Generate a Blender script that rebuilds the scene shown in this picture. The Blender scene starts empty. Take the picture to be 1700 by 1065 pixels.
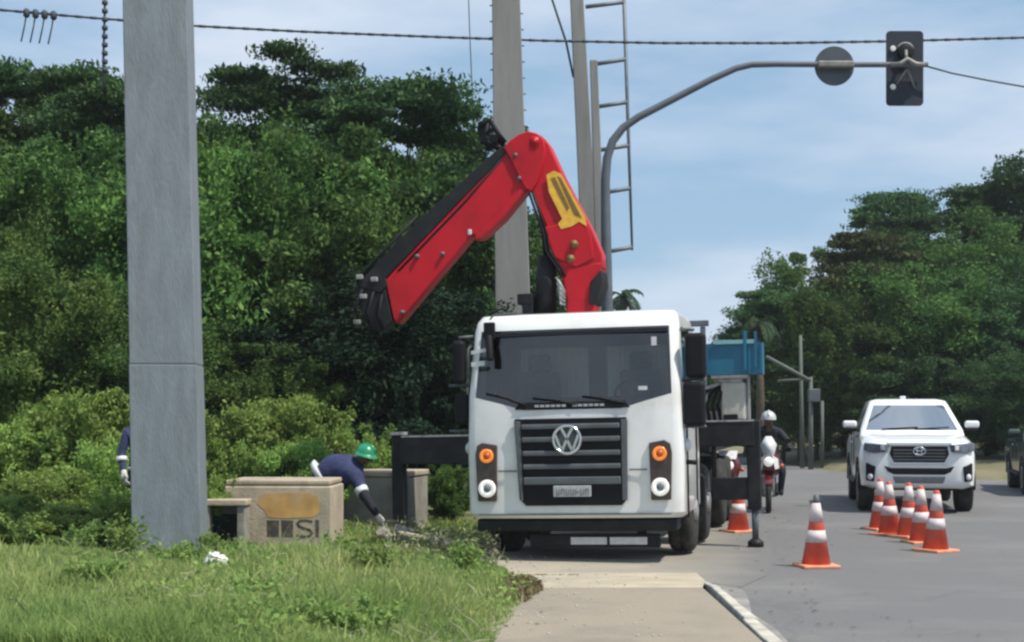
import bpy, bmesh, math, random
import numpy as np
from mathutils import Vector, Matrix, Euler

SC = bpy.context.scene
COL = SC.collection
R = math.radians
F = 2400.0            # focal length in pixels of the 1700 px wide photograph
CAMH = 1.65
HOR = 690.0           # row of the horizon

# ------------------------------------------------------------------ camera, sky, sun, exposure
cam_d = bpy.data.cameras.new('camera')
cam = bpy.data.objects.new('camera', cam_d); COL.objects.link(cam)
cam.location = (0, 0, CAMH); cam.rotation_euler = (R(90), 0, 0)
cam_d.sensor_width = 36.0; cam_d.lens = 36.0 * F / 1700.0
cam_d.shift_y = (HOR - 532.5) / 1700.0
cam_d.clip_start = 0.1; cam_d.clip_end = 3000
SC.camera = cam

SUN_DIR = Vector((0.44, -0.26, 0.86)).normalized()
sun_el = math.asin(SUN_DIR.z); sun_az = math.atan2(SUN_DIR.x, SUN_DIR.y)
w = bpy.data.worlds.new('World'); SC.world = w; w.use_nodes = True
nt = w.node_tree; nt.nodes.clear()
out = nt.nodes.new('ShaderNodeOutputWorld'); bg = nt.nodes.new('ShaderNodeBackground')
sky = nt.nodes.new('ShaderNodeTexSky'); sky.sky_type = 'NISHITA'; sky.sun_disc = False
sky.sun_elevation = sun_el; sky.sun_rotation = sun_az
sky.air_density = 1.0; sky.dust_density = 1.0; sky.ozone_density = 1.6; sky.altitude = 10
tc = nt.nodes.new('ShaderNodeTexCoord'); mp = nt.nodes.new('ShaderNodeMapping')
mp.inputs['Scale'].default_value = (1.3, 1.3, 5.0); mp.inputs['Location'].default_value = (0.35, 0.2, 0.55)
nz = nt.nodes.new('ShaderNodeTexNoise'); nz.inputs['Scale'].default_value = 2.2; nz.inputs['Detail'].default_value = 6
nz.inputs['Roughness'].default_value = 0.5
rp = nt.nodes.new('ShaderNodeValToRGB'); rp.color_ramp.elements[0].position = 0.41; rp.color_ramp.elements[1].position = 0.66
rp.color_ramp.elements[0].color = (0.0, 0.0, 0.0, 1); rp.color_ramp.elements[1].color = (1, 1, 1, 1)
mx = nt.nodes.new('ShaderNodeMix'); mx.data_type = 'RGBA'
L = nt.links.new
L(tc.outputs['Generated'], mp.inputs['Vector']); L(mp.outputs[0], nz.inputs['Vector']); L(nz.outputs[0], rp.inputs[0])
m0 = nt.nodes.new('ShaderNodeMix'); m0.data_type = 'RGBA'; m0.inputs[0].default_value = 0.66      # thin veil of high cloud over the blue
L(sky.outputs[0], m0.inputs[6]); m0.inputs[7].default_value = (3.35, 5.15, 7.2, 1)
L(rp.outputs[0], mx.inputs[0]); L(m0.outputs[2], mx.inputs[6]); mx.inputs[7].default_value = (6.2, 7.0, 8.2, 1)
L(mx.outputs[2], bg.inputs[0]); bg.inputs[1].default_value = 0.085; L(bg.outputs[0], out.inputs[0])

sl = bpy.data.lights.new('sun', 'SUN'); sl.energy = 3.7; sl.angle = R(0.55); sl.color = (1.0, 0.94, 0.82)
so = bpy.data.objects.new('sun', sl); COL.objects.link(so); so.location = (0, 0, 60)
so.rotation_euler = SUN_DIR.to_track_quat('Z', 'Y').to_euler()
SC.view_settings.view_transform = 'Standard'; SC.view_settings.look = 'None'
SC.view_settings.exposure = 0.42; SC.view_settings.gamma = 1.0; SC.view_settings.use_curve_mapping = False
SC.render.filter_size = 2.5
SC.cycles.filter_width = 2.5
SC.cycles.max_bounces = 6; SC.cycles.transparent_max_bounces = 6

# ------------------------------------------------------------------ helpers
def PX(px, D): return (px - 850.0) * D / F
def PZ(py, D): return CAMH + (HOR - py) * D / F
def GD(py, z=0.0): return F * (CAMH - z) / (py - HOR)
def smooth(t): t = max(0.0, min(1.0, t)); return t * t * (3 - 2 * t)

def tag(o, label=None, cat=None, group=None, kind=None):
    if label: o['label'] = label
    if cat: o['category'] = cat
    if group: o['group'] = group
    if kind: o['kind'] = kind
    return o

def thing(name, label, cat, loc=(0, 0, 0), rot=(0, 0, 0), group=None):
    o = bpy.data.objects.new(name, None); COL.objects.link(o)
    o.location = loc; o.rotation_euler = rot; o.empty_display_size = 0.2
    return tag(o, label, cat, group)

def mat(name, col, rough=0.6, metal=0.0, var=0.12, vscale=6.0, bump=0.0, bscale=40.0, coat=0.0, spec=0.5, dirt=None, dscale=1.5, emit=None, es=0.0, stretch=None, crack=None):
    m = bpy.data.materials.new(name); m.use_nodes = True
    n = m.node_tree; b = n.nodes['Principled BSDF']; l = n.links.new
    b.inputs['Roughness'].default_value = rough; b.inputs['Metallic'].default_value = metal
    b.inputs['Specular IOR Level'].default_value = spec
    b.inputs['Coat Weight'].default_value = coat; b.inputs['Coat Roughness'].default_value = 0.05
    t = n.nodes.new('ShaderNodeTexCoord')
    vec = t.outputs['Object']
    if stretch:
        mp = n.nodes.new('ShaderNodeMapping'); mp.inputs['Scale'].default_value = stretch
        l(vec, mp.inputs[0]); vec = mp.outputs[0]
    nz = n.nodes.new('ShaderNodeTexNoise'); nz.inputs['Scale'].default_value = vscale; nz.inputs['Detail'].default_value = 5
    l(vec, nz.inputs['Vector'])
    rp = n.nodes.new('ShaderNodeValToRGB'); c = col
    rp.color_ramp.elements[0].position = 0.3; rp.color_ramp.elements[1].position = 0.7
    rp.color_ramp.elements[0].color = (c[0] * (1 - var), c[1] * (1 - var), c[2] * (1 - var), 1)
    rp.color_ramp.elements[1].color = (min(1, c[0] * (1 + var)), min(1, c[1] * (1 + var)), min(1, c[2] * (1 + var)), 1)
    l(nz.outputs[0], rp.inputs[0]); src = rp.outputs[0]
    if dirt:
        n2 = n.nodes.new('ShaderNodeTexNoise'); n2.inputs['Scale'].default_value = dscale; n2.inputs['Detail'].default_value = 7
        n2.inputs['Roughness'].default_value = 0.65; l(vec, n2.inputs['Vector'])
        r2 = n.nodes.new('ShaderNodeValToRGB'); r2.color_ramp.elements[0].position = 0.48; r2.color_ramp.elements[1].position = 0.68
        l(n2.outputs[0], r2.inputs[0])
        mm = n.nodes.new('ShaderNodeMix'); mm.data_type = 'RGBA'
        l(r2.outputs[0], mm.inputs[0]); l(src, mm.inputs[6]); mm.inputs[7].default_value = (*dirt, 1); src = mm.outputs[2]
    if crack:
        wv = n.nodes.new('ShaderNodeTexNoise'); wv.inputs['Scale'].default_value = 1.1; wv.inputs['Detail'].default_value = 5; l(vec, wv.inputs['Vector'])
        ad = n.nodes.new('ShaderNodeMix'); ad.data_type = 'RGBA'; ad.blend_type = 'ADD'; ad.inputs[0].default_value = 0.8; l(vec, ad.inputs[6]); l(wv.outputs['Color'], ad.inputs[7])
        vo = n.nodes.new('ShaderNodeTexVoronoi'); vo.feature = 'DISTANCE_TO_EDGE'; vo.inputs['Scale'].default_value = 0.33; l(ad.outputs[2], vo.inputs['Vector'])
        cr = n.nodes.new('ShaderNodeMapRange'); cr.inputs[1].default_value = 0.0; cr.inputs[2].default_value = 0.010; cr.inputs[3].default_value = 0.28; cr.inputs[4].default_value = 0.0; l(vo.outputs['Distance'], cr.inputs[0])
        mc = n.nodes.new('ShaderNodeMix'); mc.data_type = 'RGBA'; l(cr.outputs[0], mc.inputs[0]); l(src, mc.inputs[6]); mc.inputs[7].default_value = (*crack, 1); src = mc.outputs[2]
    l(src, b.inputs['Base Color'])
    if bump:
        n3 = n.nodes.new('ShaderNodeTexNoise'); n3.inputs['Scale'].default_value = bscale; n3.inputs['Detail'].default_value = 6
        l(vec, n3.inputs['Vector']); bp = n.nodes.new('ShaderNodeBump'); bp.inputs['Strength'].default_value = bump
        bp.inputs['Distance'].default_value = 0.02; l(n3.outputs[0], bp.inputs['Height']); l(bp.outputs[0], b.inputs['Normal'])
    if emit:
        b.inputs['Emission Color'].default_value = (*emit, 1); b.inputs['Emission Strength'].default_value = es
    return m

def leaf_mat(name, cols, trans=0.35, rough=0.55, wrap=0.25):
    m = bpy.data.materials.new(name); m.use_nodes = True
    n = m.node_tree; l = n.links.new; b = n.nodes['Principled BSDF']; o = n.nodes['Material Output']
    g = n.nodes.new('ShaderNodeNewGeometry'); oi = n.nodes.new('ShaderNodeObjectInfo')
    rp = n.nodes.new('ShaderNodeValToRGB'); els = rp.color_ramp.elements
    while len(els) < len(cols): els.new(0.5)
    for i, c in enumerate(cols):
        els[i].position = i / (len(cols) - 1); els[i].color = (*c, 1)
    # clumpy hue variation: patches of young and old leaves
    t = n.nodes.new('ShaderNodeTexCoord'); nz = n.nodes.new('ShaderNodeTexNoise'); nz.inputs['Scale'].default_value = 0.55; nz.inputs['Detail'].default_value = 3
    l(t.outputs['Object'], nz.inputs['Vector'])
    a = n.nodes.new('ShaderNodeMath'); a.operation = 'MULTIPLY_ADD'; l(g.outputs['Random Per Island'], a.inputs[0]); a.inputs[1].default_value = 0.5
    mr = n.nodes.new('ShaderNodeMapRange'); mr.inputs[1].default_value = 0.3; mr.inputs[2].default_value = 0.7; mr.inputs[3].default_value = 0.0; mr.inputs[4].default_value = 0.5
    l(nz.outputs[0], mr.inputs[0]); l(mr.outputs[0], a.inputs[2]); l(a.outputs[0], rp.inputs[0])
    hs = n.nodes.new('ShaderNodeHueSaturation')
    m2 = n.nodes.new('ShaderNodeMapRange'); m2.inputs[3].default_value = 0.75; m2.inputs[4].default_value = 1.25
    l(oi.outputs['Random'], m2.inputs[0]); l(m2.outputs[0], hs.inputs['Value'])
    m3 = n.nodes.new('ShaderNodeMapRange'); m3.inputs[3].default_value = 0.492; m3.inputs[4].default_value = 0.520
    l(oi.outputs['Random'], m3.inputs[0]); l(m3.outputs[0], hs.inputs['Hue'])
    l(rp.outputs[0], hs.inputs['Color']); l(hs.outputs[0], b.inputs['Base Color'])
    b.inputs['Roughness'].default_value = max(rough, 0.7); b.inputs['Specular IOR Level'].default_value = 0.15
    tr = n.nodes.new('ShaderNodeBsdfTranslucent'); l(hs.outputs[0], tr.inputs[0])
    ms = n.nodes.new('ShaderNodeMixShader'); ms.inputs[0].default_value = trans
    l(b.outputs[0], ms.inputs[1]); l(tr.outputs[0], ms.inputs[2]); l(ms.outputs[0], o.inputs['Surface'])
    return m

def glass_mat(name, tint, refl=1.0, rough=0.03, ior=1.7):
    m = bpy.data.materials.new(name); m.use_nodes = True
    n = m.node_tree; l = n.links.new; o = n.nodes['Material Output']; n.nodes.remove(n.nodes['Principled BSDF'])
    tr = n.nodes.new('ShaderNodeBsdfTransparent'); tr.inputs[0].default_value = (*tint, 1)
    gl = n.nodes.new('ShaderNodeBsdfGlossy'); gl.inputs['Roughness'].default_value = rough; gl.inputs[0].default_value = (refl, refl, refl, 1)
    fr = n.nodes.new('ShaderNodeFresnel'); fr.inputs[0].default_value = ior
    t = n.nodes.new('ShaderNodeTexCoord'); nz = n.nodes.new('ShaderNodeTexNoise'); nz.inputs['Scale'].default_value = 1.3
    l(t.outputs['Object'], nz.inputs['Vector']); bp = n.nodes.new('ShaderNodeBump'); bp.inputs['Strength'].default_value = 0.04
    l(nz.outputs[0], bp.inputs['Height']); l(bp.outputs[0], gl.inputs['Normal'])
    mx = n.nodes.new('ShaderNodeMixShader'); l(fr.outputs[0], mx.inputs[0]); l(tr.outputs[0], mx.inputs[1]); l(gl.outputs[0], mx.inputs[2])
    l(mx.outputs[0], o.inputs['Surface'])
    return m

class MB:
    """collects shapes into one mesh"""
    def __init__(s): s.v = []; s.f = []; s.m = []; s.sm = []
    def add(s, vs, fs, mi=0, smooth=False, M=None):
        o = len(s.v)
        for p in vs:
            p = Vector(p)
            if M is not None: p = M @ p
            s.v.append(tuple(p))
        for f in fs:
            s.f.append(tuple(i + o for i in f)); s.m.append(mi); s.sm.append(smooth)
        return s
    def box(s, c, d, M=None, mi=0, taper=1.0):
        x, y, z = d[0] / 2, d[1] / 2, d[2] / 2; t = taper
        vs = [(c[0] + a * x * (t if e > 0 else 1), c[1] + b * y * (t if e > 0 else 1), c[2] + e * z) for e in (-1, 1) for a, b in ((-1, -1), (1, -1), (1, 1), (-1, 1))]
        return s.add(vs, [(3, 2, 1, 0), (4, 5, 6, 7), (0, 1, 5, 4), (1, 2, 6, 5), (2, 3, 7, 6), (3, 0, 4, 7)], mi, False, M)
    def prism(s, poly, y0, y1, mi=0, M=None):
        """polygon in x-z extruded along y"""
        n = len(poly); ar = sum(poly[i][0] * poly[(i + 1) % n][1] - poly[(i + 1) % n][0] * poly[i][1] for i in range(n))
        if ar < 0: poly = poly[::-1]
        vs = [(p[0], y0, p[1]) for p in poly] + [(p[0], y1, p[1]) for p in poly]
        fs = [tuple(range(n)), tuple(range(2 * n - 1, n - 1, -1))]
        fs += [(i + n, (i + 1) % n + n, (i + 1) % n, i) for i in range(n)]
        return s.add(vs, fs, mi, False, M)
    def prism3(s, pts, d, mi=0):
        """3-D polygon extruded by vector d"""
        n = len(pts); pts = [Vector(p) for p in pts]; d = Vector(d)
        nrm = Vector((0, 0, 0))
        for i in range(n): nrm += (pts[i] - pts[0]).cross(pts[(i + 1) % n] - pts[0])
        if nrm.dot(d) > 0: pts = pts[::-1]
        vs = [tuple(p) for p in pts] + [tuple(p + d) for p in pts]
        fs = [tuple(range(n)), tuple(range(2 * n - 1, n - 1, -1))] + [(i + n, (i + 1) % n + n, (i + 1) % n, i) for i in range(n)]
        return s.add(vs, fs, mi)
    def tube(s, pts, r, n=10, mi=0, caps=True):
        pts = [Vector(p) for p in pts]
        if not hasattr(r, '__len__'): r = [r] * len(pts)
        vs = []; ref = None
        for i, p in enumerate(pts):
            a = pts[max(0, i - 1)]; b = pts[min(len(pts) - 1, i + 1)]; d = (b - a).normalized()
            if ref is None or abs(ref.dot(d)) > 0.95:
                ref = Vector((0, 0, 1)) if abs(d.z) < 0.9 else Vector((1, 0, 0))
            u = ref - d * ref.dot(d); u.normalize(); q = d.cross(u); ref = u
            for k in range(n):
                an = 2 * math.pi * k / n
                vs.append(p + u * math.cos(an) * r[i] + q * math.sin(an) * r[i])
        fs = []
        for i in range(len(pts) - 1):
            for k in range(n):
                k2 = (k + 1) % n
                fs.append((i * n + k, i * n + k2, (i + 1) * n + k2, (i + 1) * n + k))
        s.add(vs, fs, mi, True)
        if caps:
            o = len(s.v) - len(vs)
            s.f.append(tuple(o + k for k in range(n - 1, -1, -1))); s.m.append(mi); s.sm.append(False)
            e = o + (len(pts) - 1) * n
            s.f.append(tuple(e + k for k in range(n))); s.m.append(mi); s.sm.append(False)
        return s
    def lathe(s, prof, n=24, c=(0, 0, 0), axis='z', mi=0, smooth=True):
        """profile of (radius, height)"""
        vs = []
        for r, h in prof:
            for k in range(n):
                a = 2 * math.pi * k / n; x, y = r * math.cos(a), r * math.sin(a)
                if axis == 'z': p = (x, y, h)
                elif axis == 'x': p = (h, x, y)
                else: p = (y, h, x)
                vs.append((c[0] + p[0], c[1] + p[1], c[2] + p[2]))
        fs = [(i * n + k, i * n + (k + 1) % n, (i + 1) * n + (k + 1) % n, (i + 1) * n + k) for i in range(len(prof) - 1) for k in range(n)]
        fs.append(tuple(range(n - 1, -1, -1))); fs.append(tuple((len(prof) - 1) * n + k for k in range(n)))
        return s.add(vs, fs, mi, smooth)
    def loft(s, rings, mi=0, smooth=True, closed=True, cap0=True, cap1=True):
        n = len(rings[0]); vs = [p for r in rings for p in r]; fs = []
        for i in range(len(rings) - 1):
            for k in range(n if closed else n - 1):
                fs.append((i * n + k, i * n + (k + 1) % n, (i + 1) * n + (k + 1) % n, (i + 1) * n + k))
        s.add(vs, fs, mi, smooth)
        o = len(s.v) - len(vs)
        if cap0: s.f.append(tuple(o + k for k in range(n - 1, -1, -1))); s.m.append(mi); s.sm.append(False)
        if cap1: s.f.append(tuple(o + (len(rings) - 1) * n + k for k in range(n))); s.m.append(mi); s.sm.append(False)
        return s
    def build(s, name, mats, parent=None, bevel=0.0, seg=2, subsurf=0, recalc=True, auto=None):
        me = bpy.data.meshes.new(name); me.from_pydata(s.v, [], s.f)
        if not isinstance(mats, (list, tuple)): mats = [mats]
        for m in mats: me.materials.append(m)
        me.polygons.foreach_set('material_index', s.m); me.polygons.foreach_set('use_smooth', s.sm)
        if recalc:
            bm = bmesh.new(); bm.from_mesh(me); bmesh.ops.recalc_face_normals(bm, faces=bm.faces); bm.to_mesh(me); bm.free()
        me.update()
        o = bpy.data.objects.new(name, me); COL.objects.link(o)
        if parent is not None: o.parent = parent
        if bevel:
            b = o.modifiers.new('bevel', 'BEVEL'); b.width = bevel; b.segments = seg; b.limit_method = 'ANGLE'; b.angle_limit = R(35)
            me.polygons.foreach_set('use_smooth', [True] * len(me.polygons))
            wn = o.modifiers.new('wn', 'WEIGHTED_NORMAL')
        if subsurf:
            b = o.modifiers.new('sub', 'SUBSURF'); b.levels = subsurf; b.render_levels = subsurf
        return o

def np_mesh(name, V, Q, mats, parent=None, k=4):
    """mesh out of numpy arrays: V (n,3), Q (m,k)"""
    me = bpy.data.meshes.new(name)
    me.vertices.add(len(V)); me.vertices.foreach_set('co', np.asarray(V, dtype=np.float32).ravel())
    me.loops.add(Q.size); me.loops.foreach_set('vertex_index', Q.astype(np.int32).ravel())
    me.polygons.add(len(Q)); me.polygons.foreach_set('loop_start', np.arange(0, Q.size, k, dtype=np.int32))
    me.polygons.foreach_set('loop_total', np.full(len(Q), k, dtype=np.int32))
    me.update(calc_edges=True); me.validate()
    for m in (mats if isinstance(mats, (list, tuple)) else [mats]): me.materials.append(m)
    o = bpy.data.objects.new(name, me); COL.objects.link(o)
    if parent is not None: o.parent = parent
    return o

def copy_tree(o, parent=None):
    c = o.copy(); COL.objects.link(c)
    if parent is not None: c.parent = parent
    for ch in list(o.children): copy_tree(ch, c)
    return c

def shell(levels, holes, outline):
    """stacked closed outlines; faces whose (row, tag) is a hole are left for the glass.
    levels: list of lists of points; outline: tag of each edge. returns body MB, {tag: MB}"""
    body = MB(); glass = {}
    n = len(levels[0]); vs = [p for r in levels for p in r]
    bf = []; gf = {}
    for i in range(len(levels) - 1):
        for k in range(n):
            f = (i * n + k, i * n + (k + 1) % n, (i + 1) * n + (k + 1) % n, (i + 1) * n + k)
            h = (i, outline[k])
            if h in holes: gf.setdefault(holes[h], []).append(f)
            else: bf.append(f)
    top = tuple((len(levels) - 1) * n + k for k in range(n))
    body.add(vs, bf, 0, True); o = len(levels) * n
    body.f.append(top); body.m.append(0); body.sm.append(True)
    for t, fs in gf.items():
        used = sorted({i for f in fs for i in f}); mp = {a: b for b, a in enumerate(used)}
        g = MB(); g.add([vs[i] for i in used], [tuple(mp[i] for i in f) for f in fs], 0, True); glass[t] = g
    return body, glass

def outline_pts(w, yf, yb, r, ys, zf, nf=8, nc=3, bow=0.03):
    """rounded rectangle in plan seen from above, counter-clockwise from front-left. zf(x, y) gives z.
    tags: F front, C corner, R right side pieces R0.. , B back, L.."""
    pts = []; tags = []
    for i in range(nf + 1):
        t = -1 + 2 * i / nf; x = t * (w - r); pts.append((x, yf + bow * t * t)); tags.append('F%d' % i if i < nf else 'C')
    yc = yf + bow + r
    for i in range(1, nc):
        a = math.pi / 2 * i / nc; pts.append((w - r + r * math.sin(a), yc - r * math.cos(a))); tags.append('C')
    s = [yf + bow + r + (yb - r - yf - bow - r) * u for u in ys]
    for i, y in enumerate(s): pts.append((w, y)); tags.append('R%d' % i if i < len(s) - 1 else 'C')
    pts.append((w - r * 0.3, yb - r * 0.3)); tags.append('C'); pts.append((w - r, yb)); tags.append('B')
    pts.append((-w + r, yb)); tags.append('C'); pts.append((-w + r * 0.3, yb - r * 0.3)); tags.append('C')
    for i, y in enumerate(s[::-1]): pts.append((-w, y)); tags.append('L%d' % (len(s) - 2 - i) if i < len(s) - 1 else 'C')
    for i in range(nc - 1, 0, -1):
        a = math.pi / 2 * i / nc; pts.append((-w + r - r * math.sin(a), yc - r * math.cos(a))); tags.append('C')
    return [(x, y, zf(x, y)) for x, y in pts], tags

# ------------------------------------------------------------------ materials
M = {}
M['asphalt'] = mat('asphalt', (0.150, 0.147, 0.150), 0.9, var=0.28, vscale=90, bump=0.6, bscale=80, dirt=(0.195, 0.188, 0.182), dscale=0.4, crack=(0.085, 0.083, 0.083))
M['shoulder'] = mat('worn_pavement', (0.27, 0.25, 0.225), 0.92, var=0.15, vscale=1.6, bump=0.35, bscale=60, dirt=(0.34, 0.305, 0.25), dscale=0.6)
def dusty_mat():
    m = mat('dusty_shoulder', (0.33, 0.295, 0.245), 0.92, var=0.13, vscale=1.6, bump=0.35, bscale=60, dirt=(0.38, 0.33, 0.26), dscale=0.6)
    n = m.node_tree; l = n.links.new; b = n.nodes['Principled BSDF']; src = b.inputs['Base Color'].links[0].from_socket
    t = n.nodes.new('ShaderNodeTexCoord'); sp = n.nodes.new('ShaderNodeSeparateXYZ'); l(t.outputs['Object'], sp.inputs[0])
    a = n.nodes.new('ShaderNodeMath'); a.operation = 'MULTIPLY_ADD'; l(sp.outputs['Y'], a.inputs[0]); a.inputs[1].default_value = -0.16; l(sp.outputs['X'], a.inputs[2])
    nz = n.nodes.new('ShaderNodeTexNoise'); nz.inputs['Scale'].default_value = 1.1; nz.inputs['Detail'].default_value = 6; l(t.outputs['Object'], nz.inputs['Vector'])
    a2 = n.nodes.new('ShaderNodeMath'); a2.operation = 'MULTIPLY_ADD'; l(nz.outputs[0], a2.inputs[0]); a2.inputs[1].default_value = 0.9; l(a.outputs[0], a2.inputs[2])
    mr = n.nodes.new('ShaderNodeMapRange'); mr.inputs[1].default_value = -0.75; mr.inputs[2].default_value = 0.62; l(a2.outputs[0], mr.inputs[0])
    mx_ = n.nodes.new('ShaderNodeMix'); mx_.data_type = 'RGBA'; l(mr.outputs[0], mx_.inputs[0]); l(src, mx_.inputs[6]); mx_.inputs[7].default_value = (0.150, 0.147, 0.146, 1); l(mx_.outputs[2], b.inputs['Base Color'])
    return m
M['shoulder'] = dusty_mat()
M['sidewalk'] = mat('sidewalk_concrete', (0.285, 0.243, 0.19), 0.92, var=0.16, vscale=60, bump=0.3, bscale=60, dirt=(0.21, 0.185, 0.15), dscale=0.8)
M['apron'] = mat('pale_concrete', (0.42, 0.36, 0.27), 0.92, var=0.15, vscale=2.4, bump=0.3, bscale=50, dirt=(0.34, 0.31, 0.26), dscale=1.1)
M['kerb'] = mat('kerb_concrete', (0.50, 0.47, 0.41), 0.9, var=0.2, vscale=4, bump=0.4, bscale=40, dirt=(0.3, 0.28, 0.24), dscale=3)
M['gutter'] = mat('gutter_concrete', (0.25, 0.24, 0.225), 0.9, var=0.2, vscale=3, bump=0.3, bscale=40, dirt=(0.17, 0.165, 0.16), dscale=2)
M['soil'] = mat('soil', (0.135, 0.155, 0.055), 0.95, var=0.4, vscale=1.5, bump=0.6, bscale=12, dirt=(0.12, 0.09, 0.05), dscale=0.7)
M['verge'] = mat('dry_verge', (0.17, 0.15, 0.085), 0.95, var=0.3, vscale=0.8, bump=0.6, bscale=9, dirt=(0.10, 0.12, 0.04), dscale=0.5)
M['polegrey'] = mat('galvanised_grey', (0.195, 0.225, 0.255), 0.75, metal=0.0, var=0.13, vscale=2.2, bump=0.35, bscale=18, stretch=(4, 4, 0.9), dirt=(0.165, 0.188, 0.205), dscale=1.6)
M['farpole'] = mat('street_pole_grey', (0.105, 0.125, 0.112), 0.8, var=0.15, vscale=2)
M['concrete'] = mat('pole_concrete', (0.255, 0.25, 0.24), 0.9, var=0.14, vscale=3, bump=0.3, bscale=30, stretch=(3, 3, 0.4), dirt=(0.20, 0.195, 0.185), dscale=1.5)
M['precast'] = mat('precast_concrete', (0.42, 0.35, 0.265), 0.92, var=0.18, vscale=3, bump=0.35, bscale=30, dirt=(0.25, 0.21, 0.17), dscale=2.2)
M['precast_grey'] = mat('grey_precast', (0.29, 0.27, 0.24), 0.92, var=0.15, vscale=3, bump=0.35, bscale=30, dirt=(0.18, 0.165, 0.15), dscale=2.0)
M['orangepaint'] = mat('orange_spray', (0.50, 0.29, 0.10), 0.85, var=0.25, vscale=5, dirt=(0.41, 0.31, 0.20), dscale=3)
M['blackpaint'] = mat('black_spray', (0.055, 0.05, 0.042), 0.85, var=0.3, vscale=12, dirt=(0.15, 0.13, 0.10), dscale=9)
M['white'] = mat('white_paint', (0.78, 0.78, 0.77), 0.30, var=0.03, vscale=2, coat=0.6, dirt=(0.63, 0.61, 0.57), dscale=1.4)
M['whitecar'] = mat('white_car_paint', (0.80, 0.81, 0.81), 0.28, var=0.02, vscale=2, coat=0.7)
M['black'] = mat('black_plastic', (0.006, 0.006, 0.009), 0.6, spec=0.22, var=0.2, vscale=8)
M['blackpart'] = mat('black_steel', (0.008, 0.009, 0.012), 0.55, var=0.25, vscale=5, spec=0.3, dirt=(0.02, 0.019, 0.018), dscale=5)
M['darkgrey'] = mat('dark_grey_plastic', (0.095, 0.108, 0.12), 0.5, var=0.15, vscale=8)
M['interior'] = mat('cab_trim', (0.035, 0.038, 0.04), 0.8, var=0.2, vscale=5)
M['seat'] = mat('seat_fabric', (0.06, 0.065, 0.07), 0.9, var=0.25, vscale=14)
M['curtain'] = mat('pale_curtain', (0.60, 0.65, 0.63), 0.9, var=0.15, vscale=8, stretch=(6, 1, 0.4))
M['rubber'] = mat('tyre_rubber', (0.018, 0.017, 0.016), 0.85, var=0.3, vscale=10, bump=0.3, bscale=60, dirt=(0.06, 0.052, 0.044), dscale=6)
M['steelrim'] = mat('steel_rim', (0.42, 0.42, 0.42), 0.45, metal=0.4, var=0.2, vscale=6, dirt=(0.12, 0.11, 0.10), dscale=6)
M['chrome'] = mat('chrome', (0.75, 0.76, 0.78), 0.18, metal=1.0, var=0.04)
M['red'] = mat('red_crane_paint', (0.46, 0.006, 0.016), 0.45, spec=0.25, var=0.10, vscale=2, coat=0.08, dirt=(0.34, 0.007, 0.013), dscale=2.5)
M['yellow'] = mat('yellow_decal', (0.72, 0.40, 0.04), 0.5, var=0.15, vscale=14)
M['darkdecal'] = mat('dark_decal', (0.17, 0.10, 0.02), 0.5, var=0.3, vscale=20)
M['amber'] = mat('amber_lamp', (0.75, 0.20, 0.02), 0.25, var=0.1, emit=(1.0, 0.30, 0.06), es=0.35)
M['ambercore'] = mat('amber_lens', (0.55, 0.10, 0.03), 0.25, var=0.1)
M['lampwhite'] = mat('white_lamp', (0.85, 0.85, 0.8), 0.2, var=0.03, emit=(1, 0.98, 0.9), es=0.25)
M['lamphousing'] = mat('lamp_housing', (0.06, 0.045, 0.04), 0.35, var=0.3, vscale=8)
M['plate'] = mat('number_plate', (0.42, 0.43, 0.44), 0.5, var=0.1, vscale=20)
M['platemark'] = mat('plate_print', (0.13, 0.13, 0.14), 0.5, var=0.3, vscale=20)
M['tape'] = mat('reflective_tape', (0.66, 0.66, 0.68), 0.4, var=0.12, vscale=14)
M['teal'] = mat('blue_plastic', (0.010, 0.13, 0.22), 0.5, var=0.12, vscale=4)
M['tealtop'] = mat('pale_teal_lid', (0.20, 0.42, 0.44), 0.5, var=0.12, vscale=4)
M['greytank'] = mat('pale_grey_paint', (0.42, 0.43, 0.38), 0.5, var=0.08, vscale=3, dirt=(0.33, 0.32, 0.28), dscale=3)
M['cone'] = mat('orange_cone_plastic', (0.60, 0.085, 0.05), 0.6, var=0.15, vscale=8, dirt=(0.50, 0.12, 0.09), dscale=7)
M['coneband'] = mat('white_reflective_band', (0.64, 0.56, 0.56), 0.5, var=0.1, vscale=10, dirt=(0.55, 0.48, 0.48), dscale=9)
M['conefoot'] = mat('pale_orange_foot', (0.75, 0.30, 0.17), 0.6, var=0.15, vscale=8)
M['navy'] = mat('navy_workwear', (0.030, 0.038, 0.105), 0.9, var=0.35, vscale=9, bump=1.0, bscale=9)
M['trouser'] = mat('dark_trousers', (0.018, 0.02, 0.03), 0.9, var=0.25, vscale=18, bump=0.4, bscale=25)
M['reflect'] = mat('reflective_strip', (0.68, 0.70, 0.70), 0.5, var=0.06)
M['skin'] = mat('skin', (0.12, 0.065, 0.04), 0.6, var=0.1)
M['glove'] = mat('pale_glove', (0.50, 0.48, 0.44), 0.9, var=0.2, vscale=30)
M['greenhat'] = mat('green_hard_hat', (0.012, 0.24, 0.11), 0.3, var=0.05, coat=0.4)
M['whitehelmet'] = mat('white_helmet', (0.50, 0.51, 0.52), 0.4, var=0.06, coat=0.2)
M['greyshirt'] = mat('pale_shirt', (0.38, 0.40, 0.42), 0.9, var=0.15, vscale=20)
M['bikered'] = mat('bike_red', (0.10, 0.010, 0.014), 0.3, var=0.1, coat=0.4)
M['signalblack'] = mat('signal_black', (0.012, 0.016, 0.032), 0.6, var=0.15, vscale=6)
M['signback'] = mat('sign_back', (0.075, 0.09, 0.105), 0.55, metal=0.2, var=0.2, vscale=4)
M['mast'] = mat('mast_steel', (0.105, 0.12, 0.14), 0.6, metal=0.1, var=0.15, vscale=3)
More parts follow.
